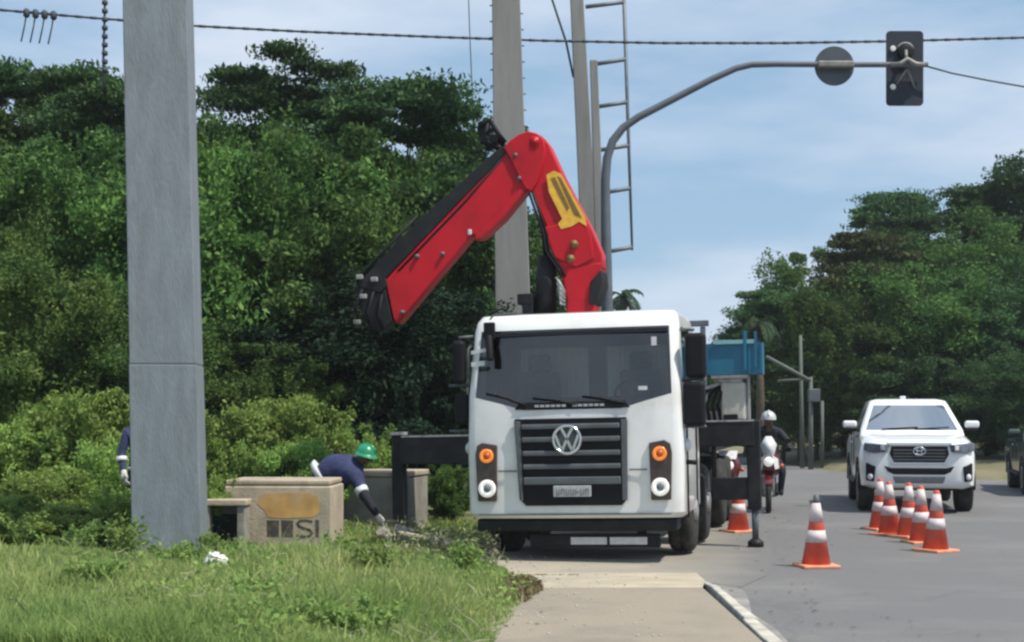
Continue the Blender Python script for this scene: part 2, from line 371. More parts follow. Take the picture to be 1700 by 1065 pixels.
M['clampgrey'] = mat('clamp_steel', (0.22, 0.215, 0.20), 0.55, metal=0.3, var=0.25, vscale=8)
M['wire'] = mat('cable_sheath', (0.05, 0.06, 0.075), 0.7, var=0.2)
M['ladder'] = mat('weathered_steel', (0.15, 0.17, 0.19), 0.6, metal=0.3, var=0.2)
M['bark'] = mat('bark', (0.085, 0.068, 0.05), 0.95, var=0.3, vscale=4, bump=0.8, bscale=14)
M['wood'] = mat('plank_wood', (0.48, 0.42, 0.30), 0.85, var=0.2, vscale=5, stretch=(1, 8, 8))
M['bagwhite'] = mat('white_plastic_bag', (0.78, 0.78, 0.74), 0.5, var=0.06)
M['greencar'] = mat('dark_green_car_paint', (0.06, 0.085, 0.07), 0.3, var=0.05, coat=0.7)
M['glass'] = glass_mat('windscreen_glass', (0.76, 0.83, 0.83), ior=1.85)
M['carglass'] = glass_mat('car_glass', (0.60, 0.64, 0.66), 1.0, ior=9.0)
M['sideglass'] = glass_mat('side_glass', (0.30, 0.34, 0.36))
M['headglass'] = mat('headlamp_lens', (0.12, 0.14, 0.17), 0.08, var=0.4, vscale=12, coat=1.0)
M['mirror'] = mat('mirror_face', (0.5, 0.52, 0.55), 0.05, metal=1.0, var=0.02)

M['leaf_dark'] = leaf_mat('dark_leaves', [(0.032, 0.070, 0.024), (0.080, 0.150, 0.038), (0.165, 0.250, 0.062)], 0.30)
M['leaf_mid'] = leaf_mat('mid_leaves', [(0.048, 0.098, 0.030), (0.110, 0.195, 0.048), (0.220, 0.310, 0.080)], 0.35)
M['leaf_light'] = leaf_mat('vine_leaves', [(0.125, 0.210, 0.052), (0.260, 0.380, 0.092), (0.440, 0.540, 0.160)], 0.38)
M['leaf_blue'] = leaf_mat('bluish_leaves', [(0.026, 0.060, 0.026), (0.060, 0.120, 0.044), (0.115, 0.190, 0.066)], 0.28)
M['leaf_shade_paint'] = leaf_mat('shade_painted_leaves', [(0.007, 0.018, 0.009), (0.014, 0.034, 0.016), (0.030, 0.062, 0.026)], 0.15)  # shade below the tall trees is put into this leaf colour
M['leaf_brown'] = leaf_mat('brownish_leaves', [(0.045, 0.058, 0.028), (0.085, 0.100, 0.042), (0.130, 0.155, 0.055)], 0.28)
M['frond'] = leaf_mat('palm_leaflets', [(0.025, 0.045, 0.025), (0.045, 0.075, 0.040), (0.070, 0.110, 0.055)], 0.3)
M['grass'] = leaf_mat('grass_blades', [(0.170, 0.255, 0.082), (0.295, 0.375, 0.118), (0.54, 0.52, 0.24)], 0.42, rough=0.7)
M['weed'] = leaf_mat('weed_leaves', [(0.13, 0.215, 0.062), (0.225, 0.33, 0.09), (0.38, 0.48, 0.15)], 0.4)
M['dryweed'] = leaf_mat('dry_weed', [(0.20, 0.22, 0.11), (0.32, 0.32, 0.19), (0.45, 0.45, 0.32)], 0.3)

# ------------------------------------------------------------------ the ground, road, pavement
def sheet(name, pts, m, label, cat, z=0.0):
    b = MB(); b.add([(p[0], p[1], p[2] if len(p) > 2 else z) for p in pts], [tuple(range(len(pts)))])
    o = b.build(name, m); return tag(o, label, cat, kind='structure')

g = MB(); g.add([(-900, -300, -0.05), (900, -300, -0.05), (900, 1500, -0.05), (-900, 1500, -0.05)], [(0, 1, 2, 3)])
tag(g.build('ground', M['verge']), 'dry grassy ground stretching away beyond the road', 'ground', kind='structure')
ROAD = [(1.80, -10), (60, -10), (60, 22), (40, 25), (22, 30.5), (15, 34.5), (11.5, 38.5), (9.6, 42.5), (9.2, 60), (6.6, 60), (6.6, 43), (4.6, 31), (3.3, 21), (2.6, 16.6), (2.05, 14.8), (1.86, 13.7)]
sheet('road', ROAD, M['asphalt'], 'grey asphalt road curving away to the right', 'road', 0.0)
sheet('shoulder', [(-0.9, 15.1), (1.9, 15.1), (1.9, 14.3), (2.2, 13.9), (2.62, 14.9), (3.0, 16.6), (3.7, 21), (4.9, 31), (6.7, 43), (5.4, 43), (2.2, 31), (0.2, 21), (-0.9, 17)], M['shoulder'], 'pale worn pavement under and beside the crane truck', 'pavement', 0.004)
# sidewalk slab with a sloped pale end
def edge_x(y):
    pts = [(-20, -0.5), (8, -0.32), (10, -0.18), (11.8, 0.0), (12.9, 0.2), (13.6, 0.12), (14.6, -0.05), (15.6, -0.12), (16.5, -0.45), (24, 0.2), (60, 6)]
    for (a, b), (c, d) in zip(pts, pts[1:]):
        if a <= y <= c: return b + (d - b) * (y - a) / (c - a)
    return pts[-1][1]
def bank_z(x, y):
    d = edge_x(y) - x
    z0 = 0.10 if y < 13.1 else (0.10 - 0.085 * smooth((y - 13.1) / 2.0))
    return z0 - 0.02 + (0.20 - 0.10 * smooth((y - 13.0) / 1.8)) * smooth(d / 1.8) + 0.06 * smooth((d - 1.5) / 5) + 0.025 * math.sin(x * 2.1 + y * 1.3) * smooth(d / 0.8) + 0.02 * math.sin(x * 4.7 - y * 2.9) * smooth(d / 0.8)
sw = MB(); ys = [-10, 0, 5, 8, 10, 12, 12.6, 13.05]
vs = []; fs = []
for y in ys: vs += [(-0.9, y, 0.10), (1.72, y, 0.10)]
for i in range(len(ys) - 1): fs.append((2 * i, 2 * i + 1, 2 * i + 3, 2 * i + 2))
sw.add(vs, fs)
tag(sw.build('sidewalk', M['sidewalk']), 'beige concrete sidewalk between grass bank and kerb', 'sidewalk', kind='structure')
ap = MB(); ap.add([(-0.9, 13.05, 0.10), (1.72, 13.05, 0.10), (1.86, 13.9, 0.065), (1.93, 15.12, 0.008), (-0.9, 15.12, 0.008), (-0.9, 14.0, 0.065)], [(0, 1, 2, 5), (5, 2, 3, 4)])
tag(ap.build('apron', M['apron']), 'pale sandy concrete ramp at the end of the sidewalk', 'ramp', kind='structure')
kb = thing('kerb', 'pale concrete kerb along the sidewalk beside the road', 'kerb'); kb['kind'] = 'structure'
y = -4.0; k = 0
krng = random.Random(5)
while y < 13.3:
    L1 = 0.98; b = MB(); dx = krng.uniform(-0.006, 0.006); x0 = 1.735 + 0.07 * smooth((y - 9) / 5) + dx; e = max(0, y - 10.5) / 3.4
    h_ = 0.115 + krng.uniform(-0.004, 0.004); w0_, w1_ = 0.115 - 0.05 * e, 0.115 - 0.05 * (e + 0.29 if e > 0 else 0); h1_ = h_ if y < 12.5 else 0.06
    b.add([(x0, y, -0.07), (x0 + w0_ + 0.02, y, -0.07), (x0 + w0_, y, h_), (x0, y, h_), (x0 + 0.01, y + L1, -0.07), (x0 + w1_ + 0.02, y + L1, -0.07), (x0 + w1_, y + L1, h1_), (x0 + 0.01, y + L1, h1_)], [(0, 1, 2, 3), (7, 6, 5, 4), (0, 4, 5, 1), (1, 5, 6, 2), (2, 6, 7, 3), (3, 7, 4, 0)])
    b.build('kerb_stone', M['kerb'], kb, bevel=0.015); y += 1.0; k += 1
sheet('gutter', [(1.74, -10), (2.02, -10), (2.0, 10.4), (2.04, 11.2), (1.99, 12.0), (2.10, 12.8), (2.18, 13.5), (2.15, 13.9), (1.9, 14.2), (1.84, 13.5)], M['gutter'], 'worn concrete gutter strip between kerb and asphalt', 'gutter', 0.008)

bk = MB(); nx, ny = 70, 100; vs = []
for j in range(ny + 1):
    y = -6 + 52.0 * (j / ny) ** 1.15
    for i in range(nx + 1):
        t = (i / nx) ** 2.2; x = edge_x(y) + 0.03 - 34 * t
        vs.append((x, y, bank_z(x, y) + (0.0 if i else -0.03)))
fs = [(j * (nx + 1) + i + 1, j * (nx + 1) + i, (j + 1) * (nx + 1) + i, (j + 1) * (nx + 1) + i + 1) for j in range(ny) for i in range(nx)]
bk.add(vs, fs, 0, True)
tag(bk.build('grass_bank', M['soil']), 'low earth bank under the grass left of the sidewalk', 'bank', kind='structure')

# far verge: a low bank of dry grass beyond the bend
fv = MB(); rows = [(-0.04, 0.0), (0.18, 0.8), (0.32, 3.0), (0.4, 14.0)]
line = [(9.7, 60), (9.9, 44), (11.9, 39.2), (15.4, 35.2), (22.4, 31.2), (40, 25.8), (70, 22)]
vs = []
for z, d in rows:
    for (x, y) in line: vs.append((x + d * 0.62, y + d * 0.75, z + 0.03 * math.sin(x * 3 + d)))
n = len(line); fs = [(r * n + i, r * n + i + 1, (r + 1) * n + i + 1, (r + 1) * n + i) for r in range(3) for i in range(n - 1)]
fv.add(vs, fs, 0, True); tag(fv.build('far_verge', M['verge']), 'strip of dry grass along the far side of the road', 'verge', kind='structure')

# ------------------------------------------------------------------ midday haze
hz_ = MB(); hz_.box((0, 47.5, 6.2), (150, 115, 14.5))
ho = hz_.build('haze', [], None, recalc=True); hm = bpy.data.materials.new('haze_air'); hm.use_nodes = True
hn = hm.node_tree; hn.nodes.remove(hn.nodes['Principled BSDF']); hv = hn.nodes.new('ShaderNodeVolumePrincipled')
hv.inputs['Color'].default_value = (0.86, 0.93, 1.0, 1); hv.inputs['Density'].default_value = 0.00048
hn.links.new(hv.outputs[0], hn.nodes['Material Output'].inputs['Volume']); ho.data.materials.append(hm)
tag(ho, 'thin pale midday haze filling the air over the road', 'haze', kind='stuff')

# ------------------------------------------------------------------ vegetation
def leaf_arrays(C, size, rng, up=0.6, droop=0.3, aspect=0.5):
    n = len(C)
    nr = rng.normal(size=(n, 3)) * 0.75; nr[:, 2] += up
    nr /= np.linalg.norm(nr, axis=1, keepdims=True)
    d = rng.normal(size=(n, 3)); d[:, 2] -= droop
    d -= nr * np.sum(d * nr, axis=1, keepdims=True); d /= np.linalg.norm(d, axis=1, keepdims=True)
    s = np.cross(nr, d); L_ = size[:, None]; W_ = L_ * aspect
    base = C - d * L_ * 0.5; tip = C + d * L_ * 0.5 - nr * L_ * 0.12
    a = C + s * W_ * 0.5 + nr * L_ * 0.06; b = C - s * W_ * 0.5 + nr * L_ * 0.06
    V = np.stack([base, a, tip, b], axis=1).reshape(-1, 3)
    return V, np.arange(4 * n).reshape(n, 4)

def crown_points(rng, W, H, z0, style, nc, nl):
    cs = []; P = []
    if style == 'layered':
        for i in range(nc):
            lev = rng.uniform(0.05, 1.0); rad = (1.0 - 0.55 * lev ** 2) * W / 2
            a = rng.uniform(0, 2 * math.pi); rr = rad * math.sqrt(rng.uniform(0.05, 1.0))
            cs.append((rr * math.cos(a), rr * math.sin(a), z0 + H * lev, W * rng.uniform(0.09, 0.19), 0.17))
    else:
        for i in range(nc):
            d = rng.normal(size=3); d /= np.linalg.norm(d); r = rng.uniform(0.35, 1.0) ** 0.5
            wob = 1 + (0.26 if style == 'wild' else 0.18) * math.sin(3 * math.atan2(d[1], d[0]) + 2 * d[2] + nc)
            cs.append((d[0] * r * W / 2 * wob, d[1] * r * W / 2 * wob, z0 + H / 2 + d[2] * r * H / 2 * (0.86 if style == 'wild' else 1), W * rng.uniform(0.05, 0.10) * rng.choice([0.8, 1.0, 1.7]), 0.62))
    if style == 'layered':
        for i in range(max(4, nc // 9)):
            a = rng.uniform(0, 2 * math.pi); rr = W / 2 * rng.uniform(0.1, 0.55); cs.append((rr * math.cos(a), rr * math.sin(a), z0 + H * rng.uniform(0.85, 1.03), W * rng.uniform(0.06, 0.12), 0.2))
    if style == 'wild':
        for i in range(int(nc * 0.9)):
            a = rng.uniform(0, 2 * math.pi); r0_ = W / 2 * rng.uniform(0.0, 0.7); ln = H * rng.uniform(0.5, 1.08); out_ = rng.uniform(0.05, 0.45) * W / 2
            m_ = int(nl / nc * rng.uniform(0.25, 0.8)); u = rng.uniform(0.3, 1.0, size=(m_, 1)); bend = u ** 2
            sx_ = np.concatenate([r0_ * math.cos(a) + out_ * math.cos(a) * bend, r0_ * math.sin(a) + out_ * math.sin(a) * bend, z0 + ln * (u - 0.22 * u ** 4)], axis=1)
            P.append(sx_ + rng.normal(size=(m_, 3)) * W * 0.022)
    per = nl // len(cs)
    for c in cs:
        k = int(per * rng.uniform(0.6, 1.4)); d = rng.normal(size=(k, 3)); d /= np.linalg.norm(d, axis=1, keepdims=True)
        rr = rng.uniform(0, 1, size=(k, 1)) ** 0.45
        q = d * rr * c[3] * np.array([1, 1, c[4]])
        q *= 1 + 0.3 * np.sin(5 * d[:, :1] + 3 * d[:, 1:2] + c[0])
        P.append(q + np.array(c[:3]))
    return np.concatenate(P), cs

def trunk_mesh(rng, H, cs, r0, z0, lean=0.3):
    b = MB(); top = Vector((rng.uniform(-lean, lean), rng.uniform(-lean, lean), z0 + (H - z0) * 0.45))
    pts = [Vector((0, 0, -0.3)), Vector((0.03, 0, 0.15)), Vector((top.x * 0.4 + rng.uniform(-.1, .1), top.y * 0.4, top.z * 0.4)), top * 0.75, top]
    b.tube(pts, [r0 * 1.5, r0 * 1.05, r0 * 0.85, r0 * 0.7, r0 * 0.5], 9)
    idx = rng.permutation(len(cs))[:14]
    for i in idx:
        c = Vector(cs[i][:3]); t = rng.uniform(0.5, 0.95); s = top * t
        mid = s.lerp(c, 0.5) + Vector((rng.uniform(-.2, .2), rng.uniform(-.2, .2), rng.uniform(-.1, .35)))
        b.tube([s, mid, c], [r0 * 0.4, r0 * 0.22, r0 * 0.08], 6)
    return b

TREES = {}
def tree_variant(key, seed, W, H, z0, style, nc, nl, leaf, lm, r0=0.16, aspect=0.5, up=0.6):
    rng = np.random.default_rng(seed)
    P, cs = crown_points(rng, W, H, z0, style, nc, nl)
    P = P[P[:, 2] > 0.02]
    sz = leaf * np.clip(rng.lognormal(0.0, 0.32, size=len(P)), 0.4, 1.7)
    V, Q = leaf_arrays(P, sz, rng, up=up, aspect=aspect)
    TREES[key] = dict(V=V, Q=Q, W=W, top=float(P[:, 2].max()), trunk=trunk_mesh(rng, z0 + H, cs, r0, z0), lm=lm, proto=None)

tree_variant('broad_a', 1, 6.2, 6.2, 2.2, 'wild', 95, 62000, 0.112, 'leaf_dark')
tree_variant('broad_b', 2, 5.6, 6.6, 1.8, 'wild', 80, 56000, 0.10, 'leaf_dark')
tree_variant('layer_a', 3, 6.4, 4.6, 3.2, 'layered', 52, 44000, 0.135, 'leaf_blue', up=1.2)
tree_variant('layer_b', 4, 6.8, 5.4, 2.6, 'layered', 66, 50000, 0.13, 'leaf_dark', up=1.2)
tree_variant('mid_a', 5, 5.0, 5.2, 0.3, 'wild', 90, 60000, 0.092, 'leaf_mid', r0=0.1)
tree_variant('mid_b', 6, 4.6, 5.8, 0.2, 'wild', 85, 56000, 0.088, 'leaf_mid', r0=0.1)
tree_variant('bush_a', 7, 2.8, 2.2, 0.0, 'wild', 60, 26000, 0.078, 'leaf_light', r0=0.05)
tree_variant('bush_b', 8, 2.5, 1.9, 0.0, 'wild', 55, 24000, 0.072, 'leaf_light', r0=0.05)
tree_variant('brown_a', 9, 5.2, 5.0, 1.8, 'layered', 55, 26000, 0.145, 'leaf_brown')

ZUP = Vector((0, 0, 1))
def plant(key, name, label, cat, px, D, top_py, width, rz=0.0, group=None, lm=None, base=None):
    v = TREES[key]; x = PX(px, D)
    z0 = base if base is not None else (bank_z(x, D) if x < edge_x(D) else 0.0)
    h = PZ(top_py, D) - z0; s = h / v['top']; sx = width / v['W']
    if v['proto'] is None:
        t = thing(name, label, cat)
        cr = np_mesh('crown' if 'tree' in name else 'foliage', v['V'], v['Q'], M[v['lm']], t)
        v['trunk'].build('trunk' if 'tree' in name else 'stem', M['bark'], t, recalc=False)
        v['proto'] = t
    else:
        t = copy_tree(v['proto'])
        t.name = name; t['category'] = cat
        for c in t.children:
            if 'tree' in name: c.name = 'trunk' if c.name.startswith(('trunk', 'stem')) else 'crown'
            else: c.name = 'stem' if c.name.startswith(('trunk', 'stem')) else 'foliage'
    if lm and lm != v['lm']:
        for c in t.children:
            if c.name.startswith(('crown', 'foliage')):
                c.data = c.data.copy() if False else c.data
                c.material_slots[0].link = 'OBJECT'; c.material_slots[0].material = M[lm]
    t.location = (x, D, z0 - 0.03); t.scale = (sx, sx, s); t.rotation_euler = (0, 0, rz)
    tag(t, label, cat, group)
    return t

GL = 'woodland trees left of the crane truck'
GB = 'bushes and vines in front of the woodland'
GR = 'trees beyond the bend of the road'
LT = [
    # back row of the left woodland
    ('layer_a', 'spreading_tree', 'dark tree with a spray of leaves at the upper left corner', -55, 30, 88, 5.2, 0.3, None),
    ('broad_a', 'broadleaf_tree', 'tall dark broadleaf tree left of the grey pole', 60, 31, 118, 6.0, 1.0, None),
    ('layer_b', 'spreading_tree', 'dark ragged tree just left of the grey pole top', 165, 29, 112, 4.4, 2.0, 'leaf_blue'),
    ('broad_b', 'broadleaf_tree', 'dark tree hidden mostly behind the tall grey pole', 275, 32, 190, 5.4, 0.2, None),
    ('mid_b', 'broadleaf_tree', 'green tree close to the right edge of the grey pole', 370, 30, 190, 4.6, 0.9, 'leaf_dark'),
    ('layer_b', 'spreading_tree', 'tallest layered tree between grey pole and crane arm', 470, 31, 92, 5.6, 4.0, None),
    ('broad_a', 'broadleaf_tree', 'dense dark tree under the layered tree crowns', 520, 33, 165, 6.4, 3.2, None),
    ('layer_a', 'spreading_tree', 'flat layered tree reaching right towards the crane arm', 655, 29, 122, 5.0, 1.7, None),
    ('broad_b', 'broadleaf_tree', 'dark tree behind the upper crane arm', 700, 33, 215, 5.2, 2.6, None),
    ('layer_b', 'spreading_tree', 'dark tree behind the concrete pole and crane knuckle', 800, 34, 205, 3.2, 5.0, 'leaf_dark'),
    ('broad_a', 'broadleaf_tree', 'shaded tree behind the concrete pole above the cab', 830, 36, 330, 4.0, 4.4, 'leaf_blue'),
    # middle row
    ('mid_a', 'broadleaf_tree', 'mid green tree at the left edge of the woodland', 0, 26, 235, 5.4, 0.5, None),
    ('mid_b', 'broadleaf_tree', 'mid green tree left of the grey pole below the dark crowns', 140, 26.5, 215, 4.6, 1.5, None),
    ('mid_a', 'broadleaf_tree', 'large mid green tree right of the grey pole', 400, 26, 215, 5.2, 2.4, None),
    ('mid_b', 'broadleaf_tree', 'mid green feathery tree beside the crane arm', 540, 26.5, 195, 5.0, 3.3, None),
    ('mid_a', 'broadleaf_tree', 'green tree behind the middle of the red crane arm', 650, 28.8, 240, 4.0, 4.2, 'leaf_dark'),
    ('mid_b', 'broadleaf_tree', 'shade-coloured tree left of the truck cab roof', 755, 29.8, 400, 3.4, 5.1, 'leaf_shade_paint'),
    ('broad_b', 'broadleaf_tree', 'shade-coloured tree under the end of the crane arm', 660, 24.5, 440, 4.6, 0.7, 'leaf_shade_paint'),
    ('broad_a', 'broadleaf_tree', 'shade-coloured understorey tree right behind the bending worker', 530, 25, 480, 4.6, 5.7, 'leaf_shade_paint'),
]
for a in LT: plant(a[0], a[1], a[2], 'tree', a[3], a[4], a[5], a[6], a[7], GL, a[8])
BT = [
    ('mid_a', 'tall_bush', 'tall green vine covered bush at the left edge', 20, 22.5, 400, 3.6, 0.4, 'leaf_mid'),
    ('mid_b', 'tall_bush', 'green vine covered bush left of the grey pole', 130, 23.5, 470, 3.4, 1.9, 'leaf_mid'),
    ('mid_a', 'tall_bush', 'dark green bush behind the base of the grey pole', 290, 23, 520, 3.2, 3.0, 'leaf_dark'),
    ('mid_b', 'tall_bush', 'bush with long shoots right of the grey pole', 400, 22.5, 560, 3.0, 2.8, 'leaf_mid'),
    ('mid_a', 'tall_bush', 'high vine curtain at the far left under the dark crowns', -10, 24.6, 330, 3.0, 1.1, 'leaf_mid'),
    ('mid_b', 'tall_bush', 'vine draped bush between left edge and grey pole, tallest there', 110, 24.8, 380, 2.6, 2.3, 'leaf_dark'),
    ('mid_a', 'tall_bush', 'low pale bush in front of the left vines', 70, 22.0, 640, 2.0, 3.4, 'leaf_light'),
    ('mid_b', 'tall_bush', 'narrow bush touching the left side of the grey pole', 195, 23.0, 590, 1.7, 4.4, 'leaf_mid'),
    ('mid_a', 'tall_bush', 'green bush peeping out right of the pole joint', 345, 24.0, 510, 2.2, 5.0, 'leaf_mid'),
    ('mid_b', 'tall_bush', 'yellowish bush above the marked block', 445, 23.0, 600, 1.9, 0.8, 'leaf_light'),
    ('mid_a', 'tall_bush', 'pale shoots between marked block and bending worker', 510, 23.4, 615, 1.9, 1.7, 'leaf_light'),
    ('mid_b', 'tall_bush', 'small dim bush above the head of the bending worker', 590, 23.6, 665, 1.5, 2.7, 'leaf_dark'),
    ('bush_b', 'vine_bush', 'sunlit weeds bush touching the right side of the pole', 350, 20.6, 700, 1.2, 5.6, None),
    ('bush_a', 'vine_bush', 'pale bush rising over the left end of the marked block', 425, 19.6, 720, 1.3, 3.1, None),
    ('bush_b', 'vine_bush', 'pale bush rising over the right end of the marked block', 505, 19.4, 725, 1.2, 0.9, None),
    ('bush_a', 'vine_bush', 'pale vine bush pressed against the left side of the pole', 190, 18.6, 720, 1.2, 2.0, None),
    ('bush_a', 'vine_bush', 'pale green vine bush behind the orange marked block', 395, 20.2, 665, 2.2, 0.4, None),
    ('bush_b', 'vine_bush', 'yellowish vine bush behind the marked block left of worker', 480, 20.5, 650, 1.9, 1.2, None),
    ('bush_a', 'vine_bush', 'sunlit vine bush directly behind the bending worker', 560, 21.2, 690, 1.7, 2.6, None),
    ('bush_b', 'vine_bush', 'green vine bush at the foot of the pole left side', 165, 19.8, 640, 1.9, 0.1, None),
    ('bush_a', 'vine_bush', 'broad low bush at the left edge of the photo', 10, 19.5, 690, 2.2, 3.9, 'leaf_light'),
    ('bush_b', 'leafy_bush', 'bright round leafed bush low at the left edge', 75, 17.2, 772, 1.25, 2.2, None),
    ('bush_a', 'weedy_bush', 'bright ragged growth just left of the grey pole base', 205, 15.9, 800, 0.9, 2.9, 'leaf_light'),
    ('bush_b', 'weedy_bush', 'bright ragged growth at the left edge behind the grass', 25, 16.2, 815, 1.2, 0.3, 'leaf_light'),
    ('bush_a', 'weedy_bush', 'weedy growth between pole and low concrete box', 352, 16.5, 775, 0.7, 1.7, 'leaf_light'),
    ('bush_b', 'weedy_bush', 'ragged green growth below the bright round bush', 115, 15.6, 835, 1.3, 4.0, 'leaf_light'),
    ('bush_a', 'leafy_bush', 'small bright leafy bush between left edge and grey pole', 160, 17.6, 790, 0.95, 5.2, None),
    ('bush_a', 'leafy_bush', 'dark shrub beside the left wheel of the crane truck', 745, 21.6, 760, 0.9, 4.8, 'leaf_mid'),
    ('bush_b', 'leafy_bush', 'shade-coloured shrub behind the left stabiliser of the truck', 705, 23.2, 570, 2.4, 3.3, 'leaf_shade_paint'),
    ('bush_b', 'leafy_bush', 'shade-coloured shrub behind the grey concrete block', 650, 22.4, 690, 2.0, 1.3, 'leaf_shade_paint'),
]
for a in BT: plant(a[0], a[1], a[2], 'bush', a[3], a[4], a[5], a[6], a[7], GB, a[8])
RT = [
    ('broad_b', 'roadside_tree', 'leftmost dark tree of the far wood behind the street poles', 1330, 51, 460, 5.2, 0.6, 'leaf_blue'),
    ('broad_a', 'roadside_tree', 'loose tree at the left shoulder of the far wood', 1375, 53, 405, 6.0, 2.0, 'leaf_dark'),
    ('layer_b', 'spreading_tree', 'low spreading tree sloping down to the blue crate', 1285, 50, 478, 4.4, 1.4, None),
    ('broad_b', 'roadside_tree', 'small loose tree at the left tip of the far wood', 1245, 52, 512, 3.2, 2.4, 'leaf_dark'),
    ('layer_a', 'spreading_tree', 'layered tree between brownish tree and pickup roof', 1530, 55, 345, 5.6, 5.5, None),
    ('mid_a', 'roadside_tree', 'pale green loose tree rising behind the street light', 1355, 49, 470, 4.0, 0.7, 'leaf_dark'),
    ('brown_a', 'brownish_tree', 'brownish tree in the middle of the far wood', 1440, 51, 385, 4.8, 0.4, None),
    ('layer_a', 'spreading_tree', 'far tree with a lone leaf spray above the pickup', 1480, 56, 312, 5.2, 1.1, None),
    ('broad_b', 'roadside_tree', 'wide loose tree above the white pickup', 1570, 53, 335, 7.0, 3.3, 'leaf_dark'),
    ('layer_a', 'spreading_tree', 'dark layered tree near the right edge of the photo', 1670, 55, 290, 7.0, 4.1, None),
    ('broad_a', 'roadside_tree', 'tall tree cut by the right edge of the photo', 1760, 54, 240, 7.0, 5.0, 'leaf_blue'),
    ('broad_a', 'roadside_tree', 'round green tree behind the roof of the pickup', 1530, 50, 430, 6.6, 2.2, 'leaf_dark'),
    ('broad_b', 'roadside_tree', 'green tree right of the pickup roof', 1650, 49.5, 420, 6.4, 3.1, 'leaf_blue'),
    ('mid_a', 'roadside_tree', 'low green tree left of the pickup cab', 1400, 49, 520, 5.6, 1.0, 'leaf_dark'),
    ('mid_b', 'roadside_tree', 'low dark tree behind the street light pole', 1300, 52, 560, 4.4, 1.8, 'leaf_blue'),
    ('mid_a', 'roadside_tree', 'bluish low tree right of the pickup', 1640, 46.5, 560, 5.0, 4.2, 'leaf_blue'),
    ('mid_b', 'roadside_tree', 'bluish low tree at the right edge above the green car', 1730, 43, 580, 5.0, 5.3, 'leaf_blue'),
    ('mid_b', 'roadside_tree', 'low dark tree directly behind the pickup', 1520, 47.5, 590, 5.0, 0.2, 'leaf_blue'),
    ('mid_a', 'roadside_tree', 'distant low tree behind the motorcycle rider', 1240, 60, 600, 5.4, 2.9, 'leaf_dark'),
    ('mid_b', 'roadside_tree', 'distant low tree behind the blue crate', 1160, 64, 640, 6.0, 3.9, 'leaf_dark'),
]
for a in RT: plant(a[0], a[1], a[2], 'tree', a[3], a[4], a[5], a[6], a[7], GR, a[8], base=-0.02)

# palms
def palm(label, px, D, crown_py, length, seed, nf=15):
    rng = np.random.default_rng(seed); x = PX(px, D); hz = PZ(crown_py, D)
    t = thing('palm_tree', label, 'palm tree', (x, D, 0), group='thin palms against the sky')
    b = MB(); b.tube([(0, 0, -0.2), (0.1, 0, hz * 0.5), (0.0, 0, hz)], [0.16, 0.12, 0.09], 9); b.build('trunk', M['bark'], t, recalc=False)
    for f in range(nf):
        a = 2 * math.pi * (f + rng.uniform(-.3, .3)) / nf; el = rng.uniform(0.0, 1.1); ln = length * rng.uniform(0.8, 1.1)
        h = np.array([math.cos(a), math.sin(a), 0.0]); pts = []; p = np.array([0, 0, hz]); e = el
        for i in range(15):
            pts.append(p.copy()); p = p + (h * math.cos(e) + np.array([0, 0, math.sin(e)])) * ln / 14; e -= 0.16
        pts = np.array(pts); Vs = []; sd = np.array([-math.sin(a), math.cos(a), 0])
        m_ = MB(); m_.tube([tuple(q) for q in pts], [0.025] * 14 + [0.006], 4, mi=0)
        for i in range(2, 15):
            for j in (0, 0.5):
                q = pts[i] * (1 - j) + pts[i - 1] * j
                for s in (-1, 1):
                    tl = ln * 0.26 * math.sin(0.35 + 2.4 * i / 14); d = (pts[i] - pts[i - 1]); d /= np.linalg.norm(d)
                    tip = q + (sd * s * 0.85 + d * 0.5 + np.array([0, 0, -0.45 + rng.uniform(-.2, .2)])) * tl
                    m_.add([tuple(q - d * 0.025), tuple((q + tip) / 2 + d * 0.04), tuple(tip), tuple((q + tip) / 2 - d * 0.03)], [(0, 1, 2, 3)])
        m_.build('frond', M['frond'], t, recalc=False)
palm('thin greyish palm left of the far wood above the blue crate', 1258, 46, 540, 1.1, 3, 10)
palm('small palm behind the signal mast above the cab roof', 1034, 48, 492, 0.95, 8, 9)

# grass: blades over the whole bank, denser near the camera
rng = np.random.default_rng(21)
def scatter(n, y0, y1, p=1.6):
    u = rng.uniform(size=n); y = y0 * (y1 / y0) ** u
    xl = np.maximum(-0.42 * y, -9.0) - 0.5
    ex = np.array([edge_x(t) for t in y]); x = xl + (ex - xl + 0.06) * rng.uniform(size=n) ** 0.9
    return x, y
def clump(x, y):
    return 0.5 + 0.28 * np.sin(x * 1.7 + 0.8 * y + 1.0) + 0.25 * np.sin(2.6 * x - 1.9 * y) + 0.18 * np.sin(6.1 * x + 5.3 * y)
N = 150000; x, y = scatter(N, 8.4, 21.5)
z = np.array([bank_z(a, b) for a, b in zip(x, y)])
ex = np.array([edge_x(t) for t in y]); dd = ex - x
c = clump(x, y); h = (0.06 + 0.09 * np.clip(c, 0, 1.2) + 0.05 * rng.uniform(size=N)) * np.clip(0.35 + dd / 0.9, 0.3, 1.0)
h *= 1.0 - 0.35 * np.clip((y - 13.5) / 2.0, 0, 1)
tall = rng.uniform(size=N) < 0.022; h[tall] *= 1.8
a = rng.uniform(0, 2 * math.pi, N); wd = rng.uniform(0.004, 0.009, N) * (y / 11.0)
ln = rng.uniform(0.1, 0.75, N) * h
dx, dy = np.cos(a), np.sin(a); b_ = rng.uniform(0, 2 * math.pi, N); lx, ly = np.cos(b_) * ln, np.sin(b_) * ln
V = np.zeros((N, 5, 3))
V[:, 0] = np.stack([x - dx * wd, y - dy * wd, z - 0.02], 1); V[:, 1] = np.stack([x + dx * wd, y + dy * wd, z - 0.02], 1)
